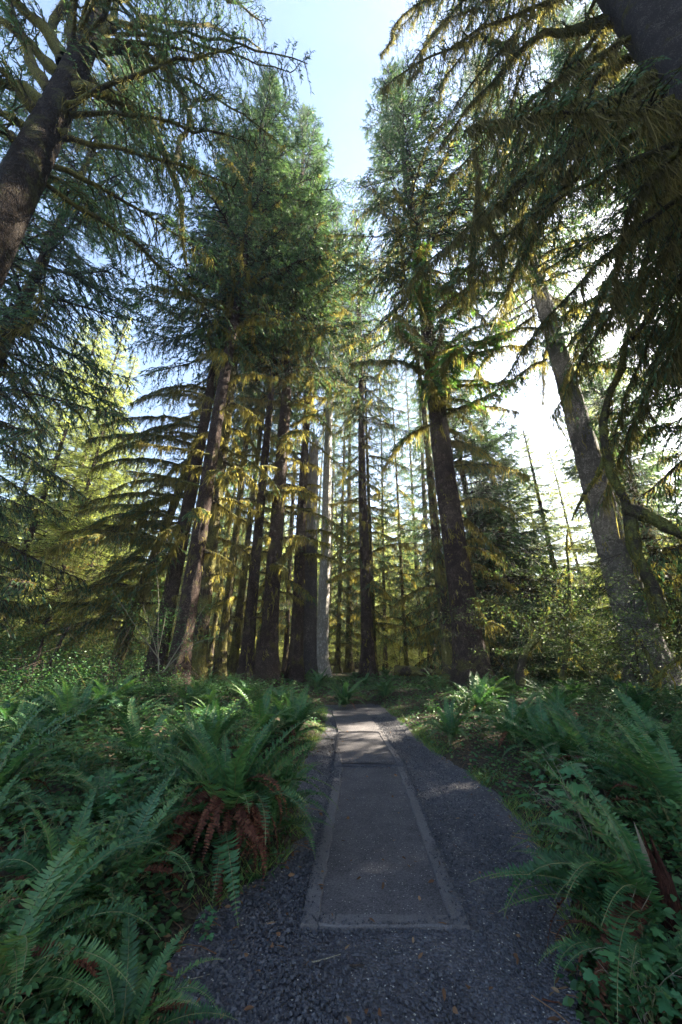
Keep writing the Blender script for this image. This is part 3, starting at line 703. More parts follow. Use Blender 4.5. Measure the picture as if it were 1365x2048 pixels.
# upper-left tree
gt = px_path([(10, 420, 5.1), (75, 290, 5.2), (122, 200, 5.3), (165, 105, 5.4), (200, 0, 5.5), (222, -110, 5.6)])
base = np.array([gt[0][0] + .35, 5.0, 0.])
base[2] = float(hgt(base[0], base[1]))
GT = thing('spruce_tree', 'mossy many-limbed spruce in the upper left corner, crooked limbs overhead', 'tree', tuple(base), (0, 0, 0), G1)
full = np.concatenate([[base - [0, 0, .4], base + [0, 0, 3.5]], gt, [gt[-1] + [-.4, .3, 8]]])
obj('trunk', MB().add(stem(full - base, [.60, .48, .40, .38, .36, .33, .30, .26, .12], 160, 40, seed=4), 0, True).mesh('trunk', [M['bark_dark']]), GT)
GL = [
    ([(150, 182, 5.3), (205, 190, 5.4), (262, 214, 5.6), (310, 262, 5.9), (346, 340, 6.3), (366, 430, 6.7), (372, 530, 7.0)], .15, .03, 20),
    ([(190, 100, 5.4), (250, 94, 5.6), (302, 114, 5.9), (345, 158, 6.2), (372, 205, 6.5), (392, 262, 6.7)], .14, .03, 20),
    ([(200, 70, 5.4), (255, 52, 5.5), (320, 36, 5.8), (390, 50, 6.2), (450, 60, 6.8), (520, 95, 7.4)], .10, .02, 26),
    ([(235, 75, 5.5), (262, 130, 5.8), (292, 190, 6.1), (318, 228, 6.3), (332, 262, 6.5)], .07, .02, 14),
    ([(290, 45, 5.7), (312, 92, 5.9), (328, 122, 6.1), (336, 160, 6.3)], .06, .02, 10),
    ([(206, 40, 5.5), (250, 0, 5.7), (320, -30, 6.1), (420, -20, 6.8), (490, 20, 7.6), (540, 60, 8.2)], .10, .02, 30),
    ([(346, 330, 6.3), (372, 260, 6.6), (385, 205, 6.8), (425, 200, 7.0), (450, 190, 7.3)], .06, .02, 14),
    ([(130, 120, 5.2), (90, 60, 4.9), (40, 15, 4.6), (-30, -40, 4.2)], .14, .05, 10),
    ([(118, 150, 5.2), (75, 105, 5.0), (30, 62, 4.7), (-30, 15, 4.4)], .13, .05, 10),
    ([(100, 185, 5.1), (62, 120, 4.8), (40, 60, 4.6), (10, -20, 4.2)], .12, .04, 10),
    ([(95, 215, 5.1), (50, 178, 4.9), (0, 165, 4.7), (-60, 170, 4.4)], .12, .05, 8),
    ([(80, 235, 5.1), (48, 195, 4.8), (15, 150, 4.5), (-40, 110, 4.2)], .10, .04, 8),
    ([(62, 265, 5.1), (30, 240, 4.8), (-20, 215, 4.5)], .10, .04, 6),
    ([(45, 300, 5.0), (15, 265, 4.8), (-30, 255, 4.5)], .09, .04, 6),
    ([(150, 110, 5.3), (140, 50, 5.1), (150, -10, 5.0), (170, -80, 4.9)], .11, .05, 12),
    ([(125, 130, 5.2), (105, 55, 5.0), (130, -5, 4.8), (120, -90, 4.6)], .11, .05, 10),
    ([(110, 260, 5.2), (128, 262, 5.4), (140, 250, 5.6)], .05, .03, 0),
    ([(60, 330, 5.1), (100, 350, 5.6), (150, 380, 6.3), (190, 430, 7.0)], .05, .015, 18),
]
for i, (pts, r0, r1, sn) in enumerate(GL):
    limb_parts(GT, px_path(pts), r0, r1, 400 + i, base=base, sec_n=int(sn * 1.9), sec_len=1.9, hang=.5, bl_d=26, moss_d=70, moss_len=.17, moss_w=.013, bl_len=.17, bl_w=.024)
# light sprays hanging above, from limbs of the same tree
for i in range(26):
    r = np.random.default_rng(450 + i)
    z0 = r.uniform(13, 30); a = r.uniform(-.9, 1.1)
    q = np.interp(z0, [9, 24], [gt[0][0], gt[4][0]]); p0 = np.array([q, 5.4, z0]); L = r.uniform(4.5, 8.)
    d = np.array([math.cos(a), math.sin(a), 0])
    path = [p0 + d * L * s + UP * L * (.1 * s - .35 * s ** 2) for s in np.linspace(0, 1, 6)]
    limb_parts(GT, path, .06, .01, 470 + i, base=base, sec_n=42, sec_len=1.6, hang=.6, bl_d=28, bl_len=.16, bl_w=.024, moss_d=22, moss_w=.016)

# upper-right tree
fx, fy = 9.15, 4.4
fb = np.array([fx, fy, float(hgt(fx, fy))])
FT = thing('spruce_tree', 'enormous spruce in the upper right corner curtained with hanging moss', 'tree', tuple(fb), (0, 0, 0), G1)
obj('trunk', MB().add(stem(np.array([[0, 0, -.4], [0, 0, 5], [.05, 0, 12], [0, .1, 20], [.1, .2, 30], [.1, .2, 45], [.1, .2, 56]]), [1.0, .75, .66, .60, .5, .3, .05], 90, 30, seed=6), 0, True).mesh('trunk', [M['bark_grey']]), FT)
FL = [
    [(1300, 5, 4.4), (1240, 28, 4.8), (1175, 52, 5.3), (1100, 72, 6.0), (1040, 102, 6.6), (985, 165, 7.3), (930, 222, 8.0), (880, 290, 8.6)],
    [(1040, 102, 6.6), (1000, 86, 7.0), (960, 78, 7.4), (905, 95, 8.0)],
    [(1340, 130, 4.4), (1270, 170, 5.2), (1190, 230, 6.2), (1120, 330, 7.2), (1060, 430, 8.0)],
    [(1330, 100, 4.4), (1285, 90, 5.2), (1225, 135, 6.0), (1160, 170, 7.0), (1100, 220, 8.0)],
    [(1365, 300, 4.3), (1310, 350, 4.9), (1260, 420, 5.6), (1235, 520, 6.2), (1225, 600, 6.6)],
    [(1340, 0, 4.4), (1200, -60, 5.3), (1050, -80, 6.4), (900, -20, 7.6), (800, 40, 8.6), (770, 110, 9.2)],
    [(1320, -80, 4.4), (1150, -120, 5.6), (980, -60, 7.0), (870, 60, 8.2), (820, 160, 9.0)],
    [(950, 300, 8.4), (955, 370, 8.5), (952, 430, 8.6), (945, 500, 8.7), (940, 565, 8.7)],
    [(953, 400, 8.5), (975, 440, 8.8), (995, 480, 9.0), (1005, 530, 9.1)],
]
for i, pts in enumerate(FL):
    th = [.17, .07, .08, .07, .07, .10, .10, .05, .035][i]
    dens = [30, 16, 24, 24, 16, 34, 34, 10, 7][i]
    limb_parts(FT, px_path(pts), th, .02, 500 + i, base=fb, sec_n=dens, sec_len=1.5, hang=1.0, bl_d=20, bl_len=.17, bl_w=.024, moss_d=150, moss_len=.55, moss_w=.020, moss_mat='moss_dark')
for i in range(58):
    r = np.random.default_rng(540 + i)
    z0 = 11 + 31 * (i + r.uniform(0, 1)) / 58
    a = math.pi * r.uniform(.45, 1.1) if i % 5 else r.uniform(0, 6.28)
    L = r.uniform(5.2, 7.9)
    d = np.array([math.cos(a), math.sin(a), 0])
    p0 = fb + d * .5 + UP * z0
    sg = r.uniform(.35, .6)
    path = [p0 + d * L * s + UP * L * (.12 * s - sg * s ** 2) for s in np.linspace(0, 1, 6)]
    limb_parts(FT, path, .06, .012, 600 + i, base=fb, sec_n=34, sec_len=1.5, hang=1.0, bl_d=26, bl_len=.17, bl_w=.025, moss_d=90, moss_len=.62, moss_w=.020, moss_mat='moss_dark')

for i in range(16):
    r = np.random.default_rng(700 + i)
    z0 = 8.5 + 10 * (i + r.uniform(0, 1)) / 16; a = r.uniform(.75, 1.5); L = r.uniform(5., 8.5)
    d = np.array([math.cos(a), math.sin(a), 0]); p0 = fb + d * .5 + UP * z0; sg = r.uniform(.25, .5)
    path = [p0 + d * L * s + UP * L * (.1 * s - sg * s ** 2) for s in np.linspace(0, 1, 6)]
    limb_parts(FT, path, .06, .012, 720 + i, base=fb, sec_n=40, sec_len=1.5, hang=1.0, bl_d=26, bl_len=.17, bl_w=.025, moss_d=90, moss_len=.6, moss_w=.020, moss_mat='moss_dark')

# ------------------------------------------------------------------ twisted mossy maple at right and vine maples
def broad_tree(name, label, stems, seed, leaf='cover_yel', leaf_n=0, spread=1.2, leaf_l=.06, centre=None, size=(2, 2, 1.5), cat_='tree', moss_d=30, group=None, layers=False):
    r = np.random.default_rng(seed)
    p0 = stems[0][0][0]
    base = np.array([p0[0], p0[1], float(hgt(p0[0], p0[1]))])
    t = thing(name, label, cat_, tuple(base), (0, 0, 0), group)
    for i, (pts, r0, r1) in enumerate(stems):
        b = bough(r, np.asarray(pts) - base, r0, r1, 0, 0, 0, moss_d=moss_d, moss_len=.16, moss_w=.03, k=9, lump=.3, stub=3)
        o = obj('trunk' if i == 0 else 'limb', MB().add(cat(b['wood']), 0, True).mesh('mossy_stem', [M['wood_mossy']]), t)
        if b['moss']: obj('moss', MB().add(cat(b['moss']), 0).mesh('moss', [M['moss']]), o)
    if leaf_n:
        mb = MB()
        c = np.asarray(centre) - base
        nc = max(6, leaf_n // 60)
        cc = c + r.normal(0, .5, (nc, 3)) * np.array(size)
        cc[:, 2] = np.maximum(cc[:, 2], .3)
        k = r.integers(0, nc, leaf_n)
        P = cc[k] + r.normal(0, 1, (leaf_n, 3)) * np.array([.45, .45, .07 if layers else .2]) * spread
        # thin twigs carrying the sprays
        tw = np.stack([cc, cc + r.normal(0, .3, cc.shape), cc + r.normal(0, .6, cc.shape)], 1)
        mb.add(tubes(tw, np.full((nc, 3), .006), 3), 0)
        leaves(mb, P, randdir(leaf_n, -.5, .2, r), norm(UP + r.normal(0, .35, (leaf_n, 3))), leaf_l * r.uniform(.6, 1.4, leaf_n), leaf_l * r.uniform(.7, 1.2, leaf_n), 1)
        obj('foliage', mb.mesh('foliage', [M['wood'], M[leaf]]), t)
    return t

broad_tree('maple_tree', 'twisted mossy maple with snaking stem and drooping arms at right', [
    (px_path([(1318, 1245, 9.), (1290, 1150, 9.), (1258, 1030, 9.), (1232, 960, 9.), (1214, 880, 9.), (1218, 810, 9.), (1240, 740, 8.8), (1246, 690, 8.7), (1295, 630, 8.5), (1330, 545, 8.3), (1380, 440, 8.)]), .095, .04),
    (px_path([(1255, 1020, 9.), (1290, 1030, 8.8), (1330, 1050, 8.5), (1385, 1085, 8.2)]), .11, .08),
    (px_path([(1216, 905, 9.), (1195, 950, 9.2), (1165, 995, 9.3), (1145, 1040, 9.4)]), .05, .02),
    (px_path([(1262, 1040, 9.), (1275, 1110, 8.8), (1310, 1180, 8.6), (1330, 1240, 8.5)]), .10, .06),
], 70, leaf_n=0, moss_d=45)
broad_tree('vine_maple', 'arching mossy vine maple curving out beside the huge grey spruce', [
    (px_path([(1042, 1372, 13), (1042, 1335, 13), (1055, 1300, 13), (1082, 1268, 13), (1110, 1245, 13.2), (1150, 1228, 13.4)]), .10, .04),
    (px_path([(1060, 1295, 13), (1085, 1245, 13.2), (1105, 1200, 13.5), (1128, 1140, 14)]), .05, .02)], 71,
    'leaf_soft', 4200, 1., .055, at(1085, 1255, 13.5), (3.0, 2.2, 1.7), layers=True, group='vine maples under the right-hand trees')
broad_tree('vine_maple', 'upright dark vine maple with side arms, right of the arching one', [
    (px_path([(1126, 1360, 12.5), (1132, 1310, 12.5), (1139, 1240, 12.6), (1136, 1130, 12.7), (1134, 1060, 12.8)]), .08, .02),
    (px_path([(1140, 1275, 12.5), (1170, 1295, 12.3), (1205, 1325, 12.), (1235, 1350, 11.8)]), .05, .03),
    (px_path([(1138, 1300, 12.5), (1165, 1330, 12.2), (1190, 1370, 12.)]), .04, .02)], 72,
    'leaf_soft', 4200, 1., .055, at(1200, 1235, 12.6), (3.4, 2.2, 1.9), layers=True, group='vine maples under the right-hand trees')
broad_tree('vine_maple', 'leafy vine maple crowding the right edge below the massive spruce', [
    (px_path([(1300, 1400, 10), (1310, 1350, 10), (1290, 1300, 10.1), (1260, 1250, 10.3)]), .05, .02),
    (px_path([(1305, 1370, 10), (1340, 1330, 9.8), (1380, 1300, 9.6)]), .04, .02)], 73,
    'leaf_soft', 5000, 1., .055, at(1300, 1280, 10.2), (3.0, 2.0, 1.4), layers=True, group='vine maples under the right-hand trees')
broad_tree('maple_tree', 'orange and yellow maple glowing in the far left clearing', [
    (np.array([[gx(150, 34), 34, 0], [gx(150, 34), 34, 4], [gx(145, 34, 8), 34, 8]]), .16, .05)], 74,
    'maple_orange', 5000, 2.0, .20, np.array([gx(135, 34, 9), 34, 7.5]), (4.5, 3.5, 5.5), moss_d=5)
broad_tree('maple_tree', 'yellow-leaved maple behind the bushy cone spruce', [
    (np.array([[gx(1000, 27), 27, 0], [gx(1000, 27), 27, 3], [gx(1005, 27, 6), 27, 6]]), .12, .04)], 75,
    'cover_yel', 3600, 1.4, .11, np.array([gx(1000, 27, 5), 27, 4.6]), (4.5, 2.5, 4.), moss_d=5)
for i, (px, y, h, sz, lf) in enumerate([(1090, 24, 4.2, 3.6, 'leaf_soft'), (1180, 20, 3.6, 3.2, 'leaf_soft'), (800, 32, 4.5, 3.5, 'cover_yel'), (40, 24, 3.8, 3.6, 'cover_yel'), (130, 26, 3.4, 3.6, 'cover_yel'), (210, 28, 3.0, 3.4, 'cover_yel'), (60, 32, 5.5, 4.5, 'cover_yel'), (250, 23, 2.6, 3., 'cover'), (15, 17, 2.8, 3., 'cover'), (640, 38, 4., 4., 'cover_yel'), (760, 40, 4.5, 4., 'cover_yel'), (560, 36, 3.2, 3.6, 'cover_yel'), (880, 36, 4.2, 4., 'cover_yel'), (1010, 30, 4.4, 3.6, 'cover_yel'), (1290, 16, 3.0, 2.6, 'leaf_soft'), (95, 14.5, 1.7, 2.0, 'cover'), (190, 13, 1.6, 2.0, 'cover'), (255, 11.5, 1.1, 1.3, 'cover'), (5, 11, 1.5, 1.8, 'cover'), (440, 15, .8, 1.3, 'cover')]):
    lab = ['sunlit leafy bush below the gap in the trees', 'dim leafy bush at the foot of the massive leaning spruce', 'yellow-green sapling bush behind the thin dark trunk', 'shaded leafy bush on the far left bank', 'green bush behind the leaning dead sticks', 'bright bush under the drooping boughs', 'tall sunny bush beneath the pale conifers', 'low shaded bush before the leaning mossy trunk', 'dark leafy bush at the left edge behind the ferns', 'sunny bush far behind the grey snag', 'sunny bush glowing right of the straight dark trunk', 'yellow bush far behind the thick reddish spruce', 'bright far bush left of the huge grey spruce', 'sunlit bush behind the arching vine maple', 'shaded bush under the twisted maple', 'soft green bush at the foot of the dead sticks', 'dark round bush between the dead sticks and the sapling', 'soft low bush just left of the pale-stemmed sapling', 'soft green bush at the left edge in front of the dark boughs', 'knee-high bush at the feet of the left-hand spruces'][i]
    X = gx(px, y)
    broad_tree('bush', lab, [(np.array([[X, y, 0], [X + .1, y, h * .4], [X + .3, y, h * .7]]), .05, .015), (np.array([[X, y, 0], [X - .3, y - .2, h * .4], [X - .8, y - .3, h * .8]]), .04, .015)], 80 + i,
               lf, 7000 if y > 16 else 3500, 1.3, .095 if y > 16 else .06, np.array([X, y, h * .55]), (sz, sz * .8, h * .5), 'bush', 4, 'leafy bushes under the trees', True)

# sapling with pale stems
def sapling():
    b0 = at(318, 1330, 9.5); base = np.array([b0[0], b0[1], float(hgt(b0[0], b0[1]))])
    t = thing('sapling', 'sapling with pale bare stems and airy leaf sprays before the stout spruce', 'sapling', tuple(base), (0, 0, 0))
    r = np.random.default_rng(90)
    for i, pts in enumerate([[(318, 1345, 9.5), (316, 1270, 9.5), (318, 1200, 9.5), (312, 1122, 9.5)], [(320, 1330, 9.5), (305, 1270, 9.4), (286, 1210, 9.3)], [(318, 1300, 9.5), (328, 1250, 9.6), (334, 1215, 9.6)],
                             [(325, 1345, 9.5), (360, 1310, 9.3), (395, 1285, 9.2), (447, 1272, 9.1)], [(320, 1320, 9.5), (270, 1250, 9.2), (225, 1180, 9.)], [(330, 1340, 9.5), (380, 1260, 9.6), (415, 1205, 9.7)]]):
        P = resample(px_path(pts) - base, 10)
        o = obj('stem', MB().add(tubes(P, np.linspace(.014, .005, 10), 5), 0, True).mesh('stem', [M['stem_pale']]), t)
        n = 200; u = r.uniform(.25, 1, n) * 8.99; j = u.astype(int); Q = P[j] + (P[j + 1] - P[j]) * (u - j)[:, None]
        k = r.integers(0, 12, n); off = r.normal(0, 1, (12, 3)) * np.array([.22, .22, .05])
        Q = Q + off[k] * r.uniform(.2, 1, n)[:, None] * (1.6 if i else .6)
        mb = MB(); leaves(mb, Q, randdir(n, -.4, .1, r), norm(UP + r.normal(0, .3, (n, 3))), .055 * r.uniform(.6, 1.5, n), .04)
        obj('foliage', mb.mesh('foliage', [M['cover']]), o)
sapling()

# dead sticks leaning on the left bank
for i, (a, b, Y, w, lab) in enumerate([((85, 1345), (140, 1252), 13, .045, 'long dead stick leaning right on the far left bank'), ((62, 1340), (88, 1274), 13.5, .05, 'short dark dead stick beside the longer leaning one')]):
    P = px_path([(a[0], a[1], Y), ((a[0] + b[0]) / 2 + 2, (a[1] + b[1]) / 2, Y), (b[0], b[1], Y - .3)])
    P[0][2] = float(hgt(P[0][0], P[0][1])) - .05
    bb = bough(np.random.default_rng(95 + i), P, w, .02, 0, 0, 0, moss_d=0, lump=.2, stub=4)
    tag(obj('dead_stick', MB().add(cat(bb['wood']), 0, True).mesh('dead_stick', [M['wood']])), lab, 'stick')

# ------------------------------------------------------------------ ferns
def frond_geo(r, L, a0, a1, npair, pin=.105, w=.20, curl=.0, detail=True, yaw=.12):
    m = 16
    s = np.linspace(0, 1, m)
    ang = np.radians(a0 + (a1 - a0) * s ** 1.15)
    ds = L / (m - 1)
    x = np.concatenate([[0], np.cumsum(np.cos(ang[:-1]) * ds)]); z = np.concatenate([[0], np.cumsum(np.sin(ang[:-1]) * ds)])
    y = yaw * L * r.uniform(-1, 1) * s ** 2
    P = np.stack([x, y, z], -1)
    T = norm(np.gradient(P, axis=0)); Nn = norm(np.cross(T, np.array([0, 1., 0]))) * -1
    Nn = np.where(Nn[:, 2:3] < -.0, Nn, Nn)
    tt = np.linspace(.10, .985, npair)
    f = tt * (m - 1); i = np.minimum(f.astype(int), m - 2); u = (f - i)[:, None]
    B = P[i] * (1 - u) + P[i + 1] * u; TT = norm(T[i] * (1 - u) + T[i + 1] * u); NN = norm(Nn[i])
    env = np.minimum(1, (tt / .22) ** .6) * np.clip((1 - tt) / .55, 0, 1) ** .75
    env = np.maximum(env, .06)
    stemg = tubes(P, np.linspace(.0045, .0012, m) * (L / .9), 4)
    pv = []
    for sg in (1, -1):
        lat = np.cross(NN, TT) * sg
        D = norm(lat + TT * r.uniform(.12, .38, npair)[:, None] + NN * r.uniform(-.30, .12, npair)[:, None])
        Lp = pin * L * env * r.uniform(.9, 1.08, npair)
        tp = np.array([(0, .35, 0), (0, -.35, 0), (.35, .5, .05), (.35, -.5, .05), (.72, .40, -.02), (.72, -.36, -.02), (1, .04, -.16), (1, -.04, -.16)]) if detail else np.array([(0, .4, 0), (0, -.4, 0), (.5, .55, .05), (.5, -.5, .05), (1, .05, -.15), (1, -.05, -.15)])
        fq = np.array([(0, 1, 3, 2), (2, 3, 5, 4), (4, 5, 7, 6)]) if detail else np.array([(0, 1, 3, 2), (2, 3, 5, 4)])
        spacing = L * .885 / npair
        v, q = scatter(tp, fq, B, D, NN + r.normal(0, .16, NN.shape), Lp, np.full(npair, spacing * .98) * np.clip(env * 1.6, .3, 1), Lp)
        pv.append((v, q))
    return stemg, cat(pv)

def frond_mesh(seed, L, a0, a1, npair, m='fern', **kw):
    r = np.random.default_rng(seed)
    st, pn = frond_geo(r, L, a0, a1, npair, **kw)
    return MB().add(st, 0, True).add(pn, 1, False).mesh('frond', [M['fern_stem'] if m == 'fern' else M['fern_dead'], M[m]])

FR = {'up': [frond_mesh(700 + i, 1.0, a, b, 42) for i, (a, b) in enumerate([(84, 30), (80, 5), (76, 20)])],
      'arch': [frond_mesh(710 + i, 1.0, a, b, 42) for i, (a, b) in enumerate([(70, -35), (64, -15), (58, -45), (72, -60)])],
      'low': [frond_mesh(720 + i, 1.0, a, b, 40) for i, (a, b) in enumerate([(42, -50), (30, -25), (50, -75)])],
      'dead': [frond_mesh(730 + i, .9, a, b, 34, 'fern_dead', pin=.075, yaw=.25) for i, (a, b) in enumerate([(20, -88), (35, -95), (5, -80)])]}

def fern(label, px, py, size, n, dead=0, face=None, z_base=None, seed=0, mix=(.3, .45, .25), name='sword_fern', xy=None, face_w=1.4):
    r = np.random.default_rng(seed)
    p = gp(px, py, .15) if xy is None else np.array([xy[0], xy[1], 0])
    z = float(hgt(p[0], p[1]))
    t = thing(name, label, 'fern', (p[0], p[1], z + .02), (0, 0, 0), 'sword ferns along the path')
    for i in range(n):
        kind = r.choice(['up', 'arch', 'low'], p=mix)
        me = FR[kind][r.integers(len(FR[kind]))]
        a = (i * 2.39996 + r.uniform(-.35, .35)) if face is None else face + r.uniform(-face_w, face_w)
        s = size * r.uniform(.75, 1.15)
        obj('frond', me, t, (.05 * math.cos(a), .05 * math.sin(a), .04), (r.uniform(-.25, .25), r.uniform(-.12, .12), a), (s, s * r.uniform(.85, 1.15), s))
    for i in range(dead):
        me = FR['dead'][r.integers(3)]
        a = r.uniform(0, 6.28) if face is None else face + r.uniform(-1.2, 1.2)
        s = size * r.uniform(.6, .95)
        obj('dead_frond', me, t, (.08 * math.cos(a), .08 * math.sin(a), .22 * size), (r.uniform(-.4, .4), r.uniform(-.1, .35), a), (s, s, s))
    return t

S = math.pi
FERNS = [
    # label, px, py, size, n, dead, mix (upright, arching, low), facing
    ('largest sword fern, big clump left of the slab with rust-brown skirt', 450, 1690, 1.12, 50, 0, (.48, .40, .12)),
    ('tall fern clump rising behind the big brown-skirted fern', 400, 1560, 1.05, 30, 2, (.45, .4, .15)),
    ('fern at the path edge overhanging the gravel beside the slab', 545, 1655, .72, 22, 2, (.2, .45, .35)),
    ('feathery fern clump at the left bend of the path', 585, 1478, 1.05, 30, 3, (.4, .45, .15)),
    ('blue-green fern left of the bend clump', 520, 1490, 1.0, 24, 2, (.4, .4, .2)),
    ('low fern in the bottom left corner, fronds reaching right', -40, 2060, .70, 14, 1, (0, .5, .5), .1),
    ('fern with a long frond slanting up over dark leaf litter at left', 215, 1830, .72, 14, 3, (.2, .45, .35), .9),
    ('fern at the left edge with a broad bright frond arching in', -60, 1700, .95, 14, 1, (.3, .5, .2), .3),
    ('small fern at the bottom edge beside the coarse gravel', 250, 2060, .48, 14, 2, (.1, .4, .5)),
    ('fern of narrow fronds in the low left undergrowth', 110, 1860, .62, 16, 3, (.2, .45, .35)),
    ('pale blue fern spreading wide on the left bank', 120, 1500, 1.0, 24, 2, (.25, .5, .25)),
    ('dark fern behind the pale blue one on the left bank', 215, 1440, 1.05, 26, 3, (.3, .5, .2)),
    ('fern between the two left bank clumps', 270, 1560, .85, 22, 2, (.3, .4, .3)),
    ('large fern at right with fronds sweeping over the gravel', 1330, 1880, .92, 24, 6, (.05, .6, .35), 2.75),
    ('tall fern at the right edge with upright ribbed fronds', 1400, 1740, 1.05, 22, 3, (.55, .35, .1), 2.3),
    ('fern behind the broad-leaved plant on the right bank', 1210, 1590, .9, 22, 2, (.3, .45, .25)),
    ('fern drooping in the lower right corner', 1290, 1960, .5, 16, 5, (.0, .45, .55)),
    ('big fern clump right of the path, before the huge grey spruce', 960, 1440, 1.15, 34, 3, (.3, .5, .2)),
    ('fern on the right bank below the big path-side clump', 1030, 1510, .9, 22, 2, (.25, .5, .25)),
    ('low fern beside the gravel curve on the right', 905, 1480, .8, 20, 1, (.25, .5, .25)),
    ('fern farther along the right bank, in front of the vine maples', 1120, 1450, 1.05, 24, 1, (.3, .5, .2)),
    ('fern on the right bank among leafy herbs', 1110, 1550, .85, 20, 2, (.3, .45, .25)),
    ('fern at the far end of the path in the centre', 688, 1405, 1.1, 26, 2, (.3, .5, .2)),
    ('bright fern right of the path end', 770, 1400, 1.0, 22, 1, (.35, .45, .2)),
    ('dark fern at the right edge under the leafy vine maple', 1340, 1570, 1.0, 24, 2, (.35, .45, .2)),
]
for i, (lab, px, py, s, n, d, mx, *fc) in enumerate(FERNS):
    t = fern(lab, px, py, s, n, d, seed=800 + i, mix=mx, face=fc[0] if fc else None)
    if i == 0:
        r = np.random.default_rng(5)
        tp = np.array(t.location)
        for q in range(26):
            a = r.uniform(-2.5, -.35); me = FR['dead'][r.integers(3)]; s2 = r.uniform(.75, 1.0)
            obj('dead_frond', me, t, (.12 * math.cos(a), .12 * math.sin(a), .34 + .12 * r.uniform(-1, 1)), (r.uniform(-.7, .7), r.uniform(-.1, .5), a + r.uniform(-.3, .3)), (s2 * .8, s2 * .8, s2 * r.uniform(.6, .95)))

# smaller ferns farther off: one shape each, no separate fronds visible
def fern_lod(seed):
    r = np.random.default_rng(seed); mb = MB()
    for i in range(20):
        a0 = r.uniform(45, 84); a1 = r.uniform(-60, 20)
        st, pn = frond_geo(r, r.uniform(.75, 1.15), a0, a1, 20, detail=False)
        a = i * 2.4 + r.uniform(-.3, .3); c, s = math.cos(a), math.sin(a); Rm = np.array([[c, -s, 0], [s, c, 0], [0, 0, 1]])
        mb.add((st[0] @ Rm.T, st[1]), 0); mb.add((pn[0] @ Rm.T, pn[1]), 1)
    return mb.mesh('small_fern', [M['fern_stem'], M['fern']])
FL_ = [fern_lod(760 + i) for i in range(4)]
r = np.random.default_rng(44)
cnt = 0
while cnt < 130:
    y = 3.2 + 24 * r.uniform() ** 1.2; px = r.uniform(-120, 1480); x = gx(px, y)
    d = float(off_path(x, y))
    if d < .45 or (y > 14.6 and abs(px - 705) < 60 and y < 17): continue
    s = r.uniform(.6, 1.1) * min(1., .5 + d * .35) * min(1., .5 + y * .07)
    side = 'left' if px < 700 else 'right'
    zone = 'near the path' if y < 8 else ('under the trees' if y < 16 else 'at the feet of the far trunks')
    o = obj('small_fern', FL_[r.integers(4)], None, (x, y, float(hgt(x, y)) + .02), (r.uniform(-.15, .15), r.uniform(-.15, .15), r.uniform(0, 6.28)), (s, s, s * r.uniform(.8, 1.1)))
    tag(o, f'plain small fern growing {zone}, {side} bank', 'fern', f'ferns {zone} on the {side} side')
    cnt += 1

# ------------------------------------------------------------------ leafy plants
def herb_mesh(seed, kind, h, nst, nl, L):
    """a leafy plant: arching stems with leaves in loose tiers"""
    r = np.random.default_rng(seed); mb = MB()
    a = r.uniform(0, 6.28, nst); hs = h * r.uniform(.55, 1.1, nst); out = h * r.uniform(.15, .55, nst)
    s = np.linspace(0, 1, 7)
    P = np.stack([out[:, None] * s ** 1.5 * np.cos(a)[:, None], out[:, None] * s ** 1.5 * np.sin(a)[:, None], hs[:, None] * (s - .15 * s ** 3)], -1) + r.normal(0, .01, (nst, 7, 3))
    mb.add(tubes(P, (.0055 - .004 * s)[None] * np.ones((nst, 1)), 4), 0, True)
    n = nst * nl; si = np.repeat(np.arange(nst), nl); u = r.uniform(.3, 1, n) * 5.99; j = u.astype(int)
    Q = P[si, j] + (P[si, j + 1] - P[si, j]) * (u - j)[:, None]
    az = r.uniform(0, 6.28, n); D = np.stack([np.cos(az), np.sin(az), r.uniform(-.45, .2, n)], -1)
    stalk = r.uniform(.5, 1.3, n) * L
    E = Q + norm(D) * stalk[:, None] * .7 + UP * .02
    mid = (Q + E) / 2 + UP * .012
    mb.add(tubes(np.stack([Q, mid, E], 1), np.full((n, 3), .0018), 3), 0)
    Nn = norm(UP + r.normal(0, .28, (n, 3)))
    if kind == 'lobed':
        v, f = scatter(*LOBED, E, D, Nn, L * r.uniform(.6, 1.25, n)); mb.add((v, f), 1, True)
    else:
        for da in (-1.1, 0, 1.1):
            c, s_ = math.cos(da), math.sin(da)
            D2 = np.stack([D[:, 0] * c - D[:, 1] * s_, D[:, 0] * s_ + D[:, 1] * c, D[:, 2]], -1)
            leaves(mb, E, D2, Nn + r.normal(0, .15, Nn.shape), L * r.uniform(.6, 1.1, n), L * .62, 1)
    return mb.mesh('leafy_plant', [M['stem_pale'] if kind == 'lobed' else M['fern_stem'], M['thimble'] if kind == 'lobed' else M['cover']])
THB = [herb_mesh(850 + i, 'lobed', .75, 5, 6, .17) for i in range(3)]
SAL = [herb_mesh(860 + i, 'tri', .7, 9, 10, .075) for i in range(4)]
def plant(name, label, me, px, py, s, z=0.1, group='broad-leaved plants beside the path', xy=None, rot=0.):
    p = gp(px, py, z) if xy is None else np.array([*xy, 0])
    o = obj(name, me, None, (p[0], p[1], float(hgt(p[0], p[1]))), (0, 0, rot), (s, s, s))
    return tag(o, label, 'plant', group)
for i, (lab, px, py, s) in enumerate([
    ('tall broad-leaved plant with pale stems right of the gravel', 1190, 1720, 1.05), ('bright lobed-leaf plant low in the bottom right corner', 1290, 2050, .55), ('broad-leaved plant behind the pale-stemmed one on the right', 1230, 1640, .9),
    ('big-leaved plant under the right-hand fern sweep', 1270, 1955, .55), ('broad-leaved plant deep in the left undergrowth', 245, 1690, .75), ('small lobed plant left of the big brown-skirted fern', 330, 1700, .65),
    ('small bright plant sprouting at the gravel edge by the brown fronds', 420, 1830, .28), ('lobed-leaf plant on the right bank in front of the vine maples', 1090, 1590, .7)]):
    plant('broad_leaf_plant', lab, THB[i % 3], px, py, s, rot=i * 1.3)
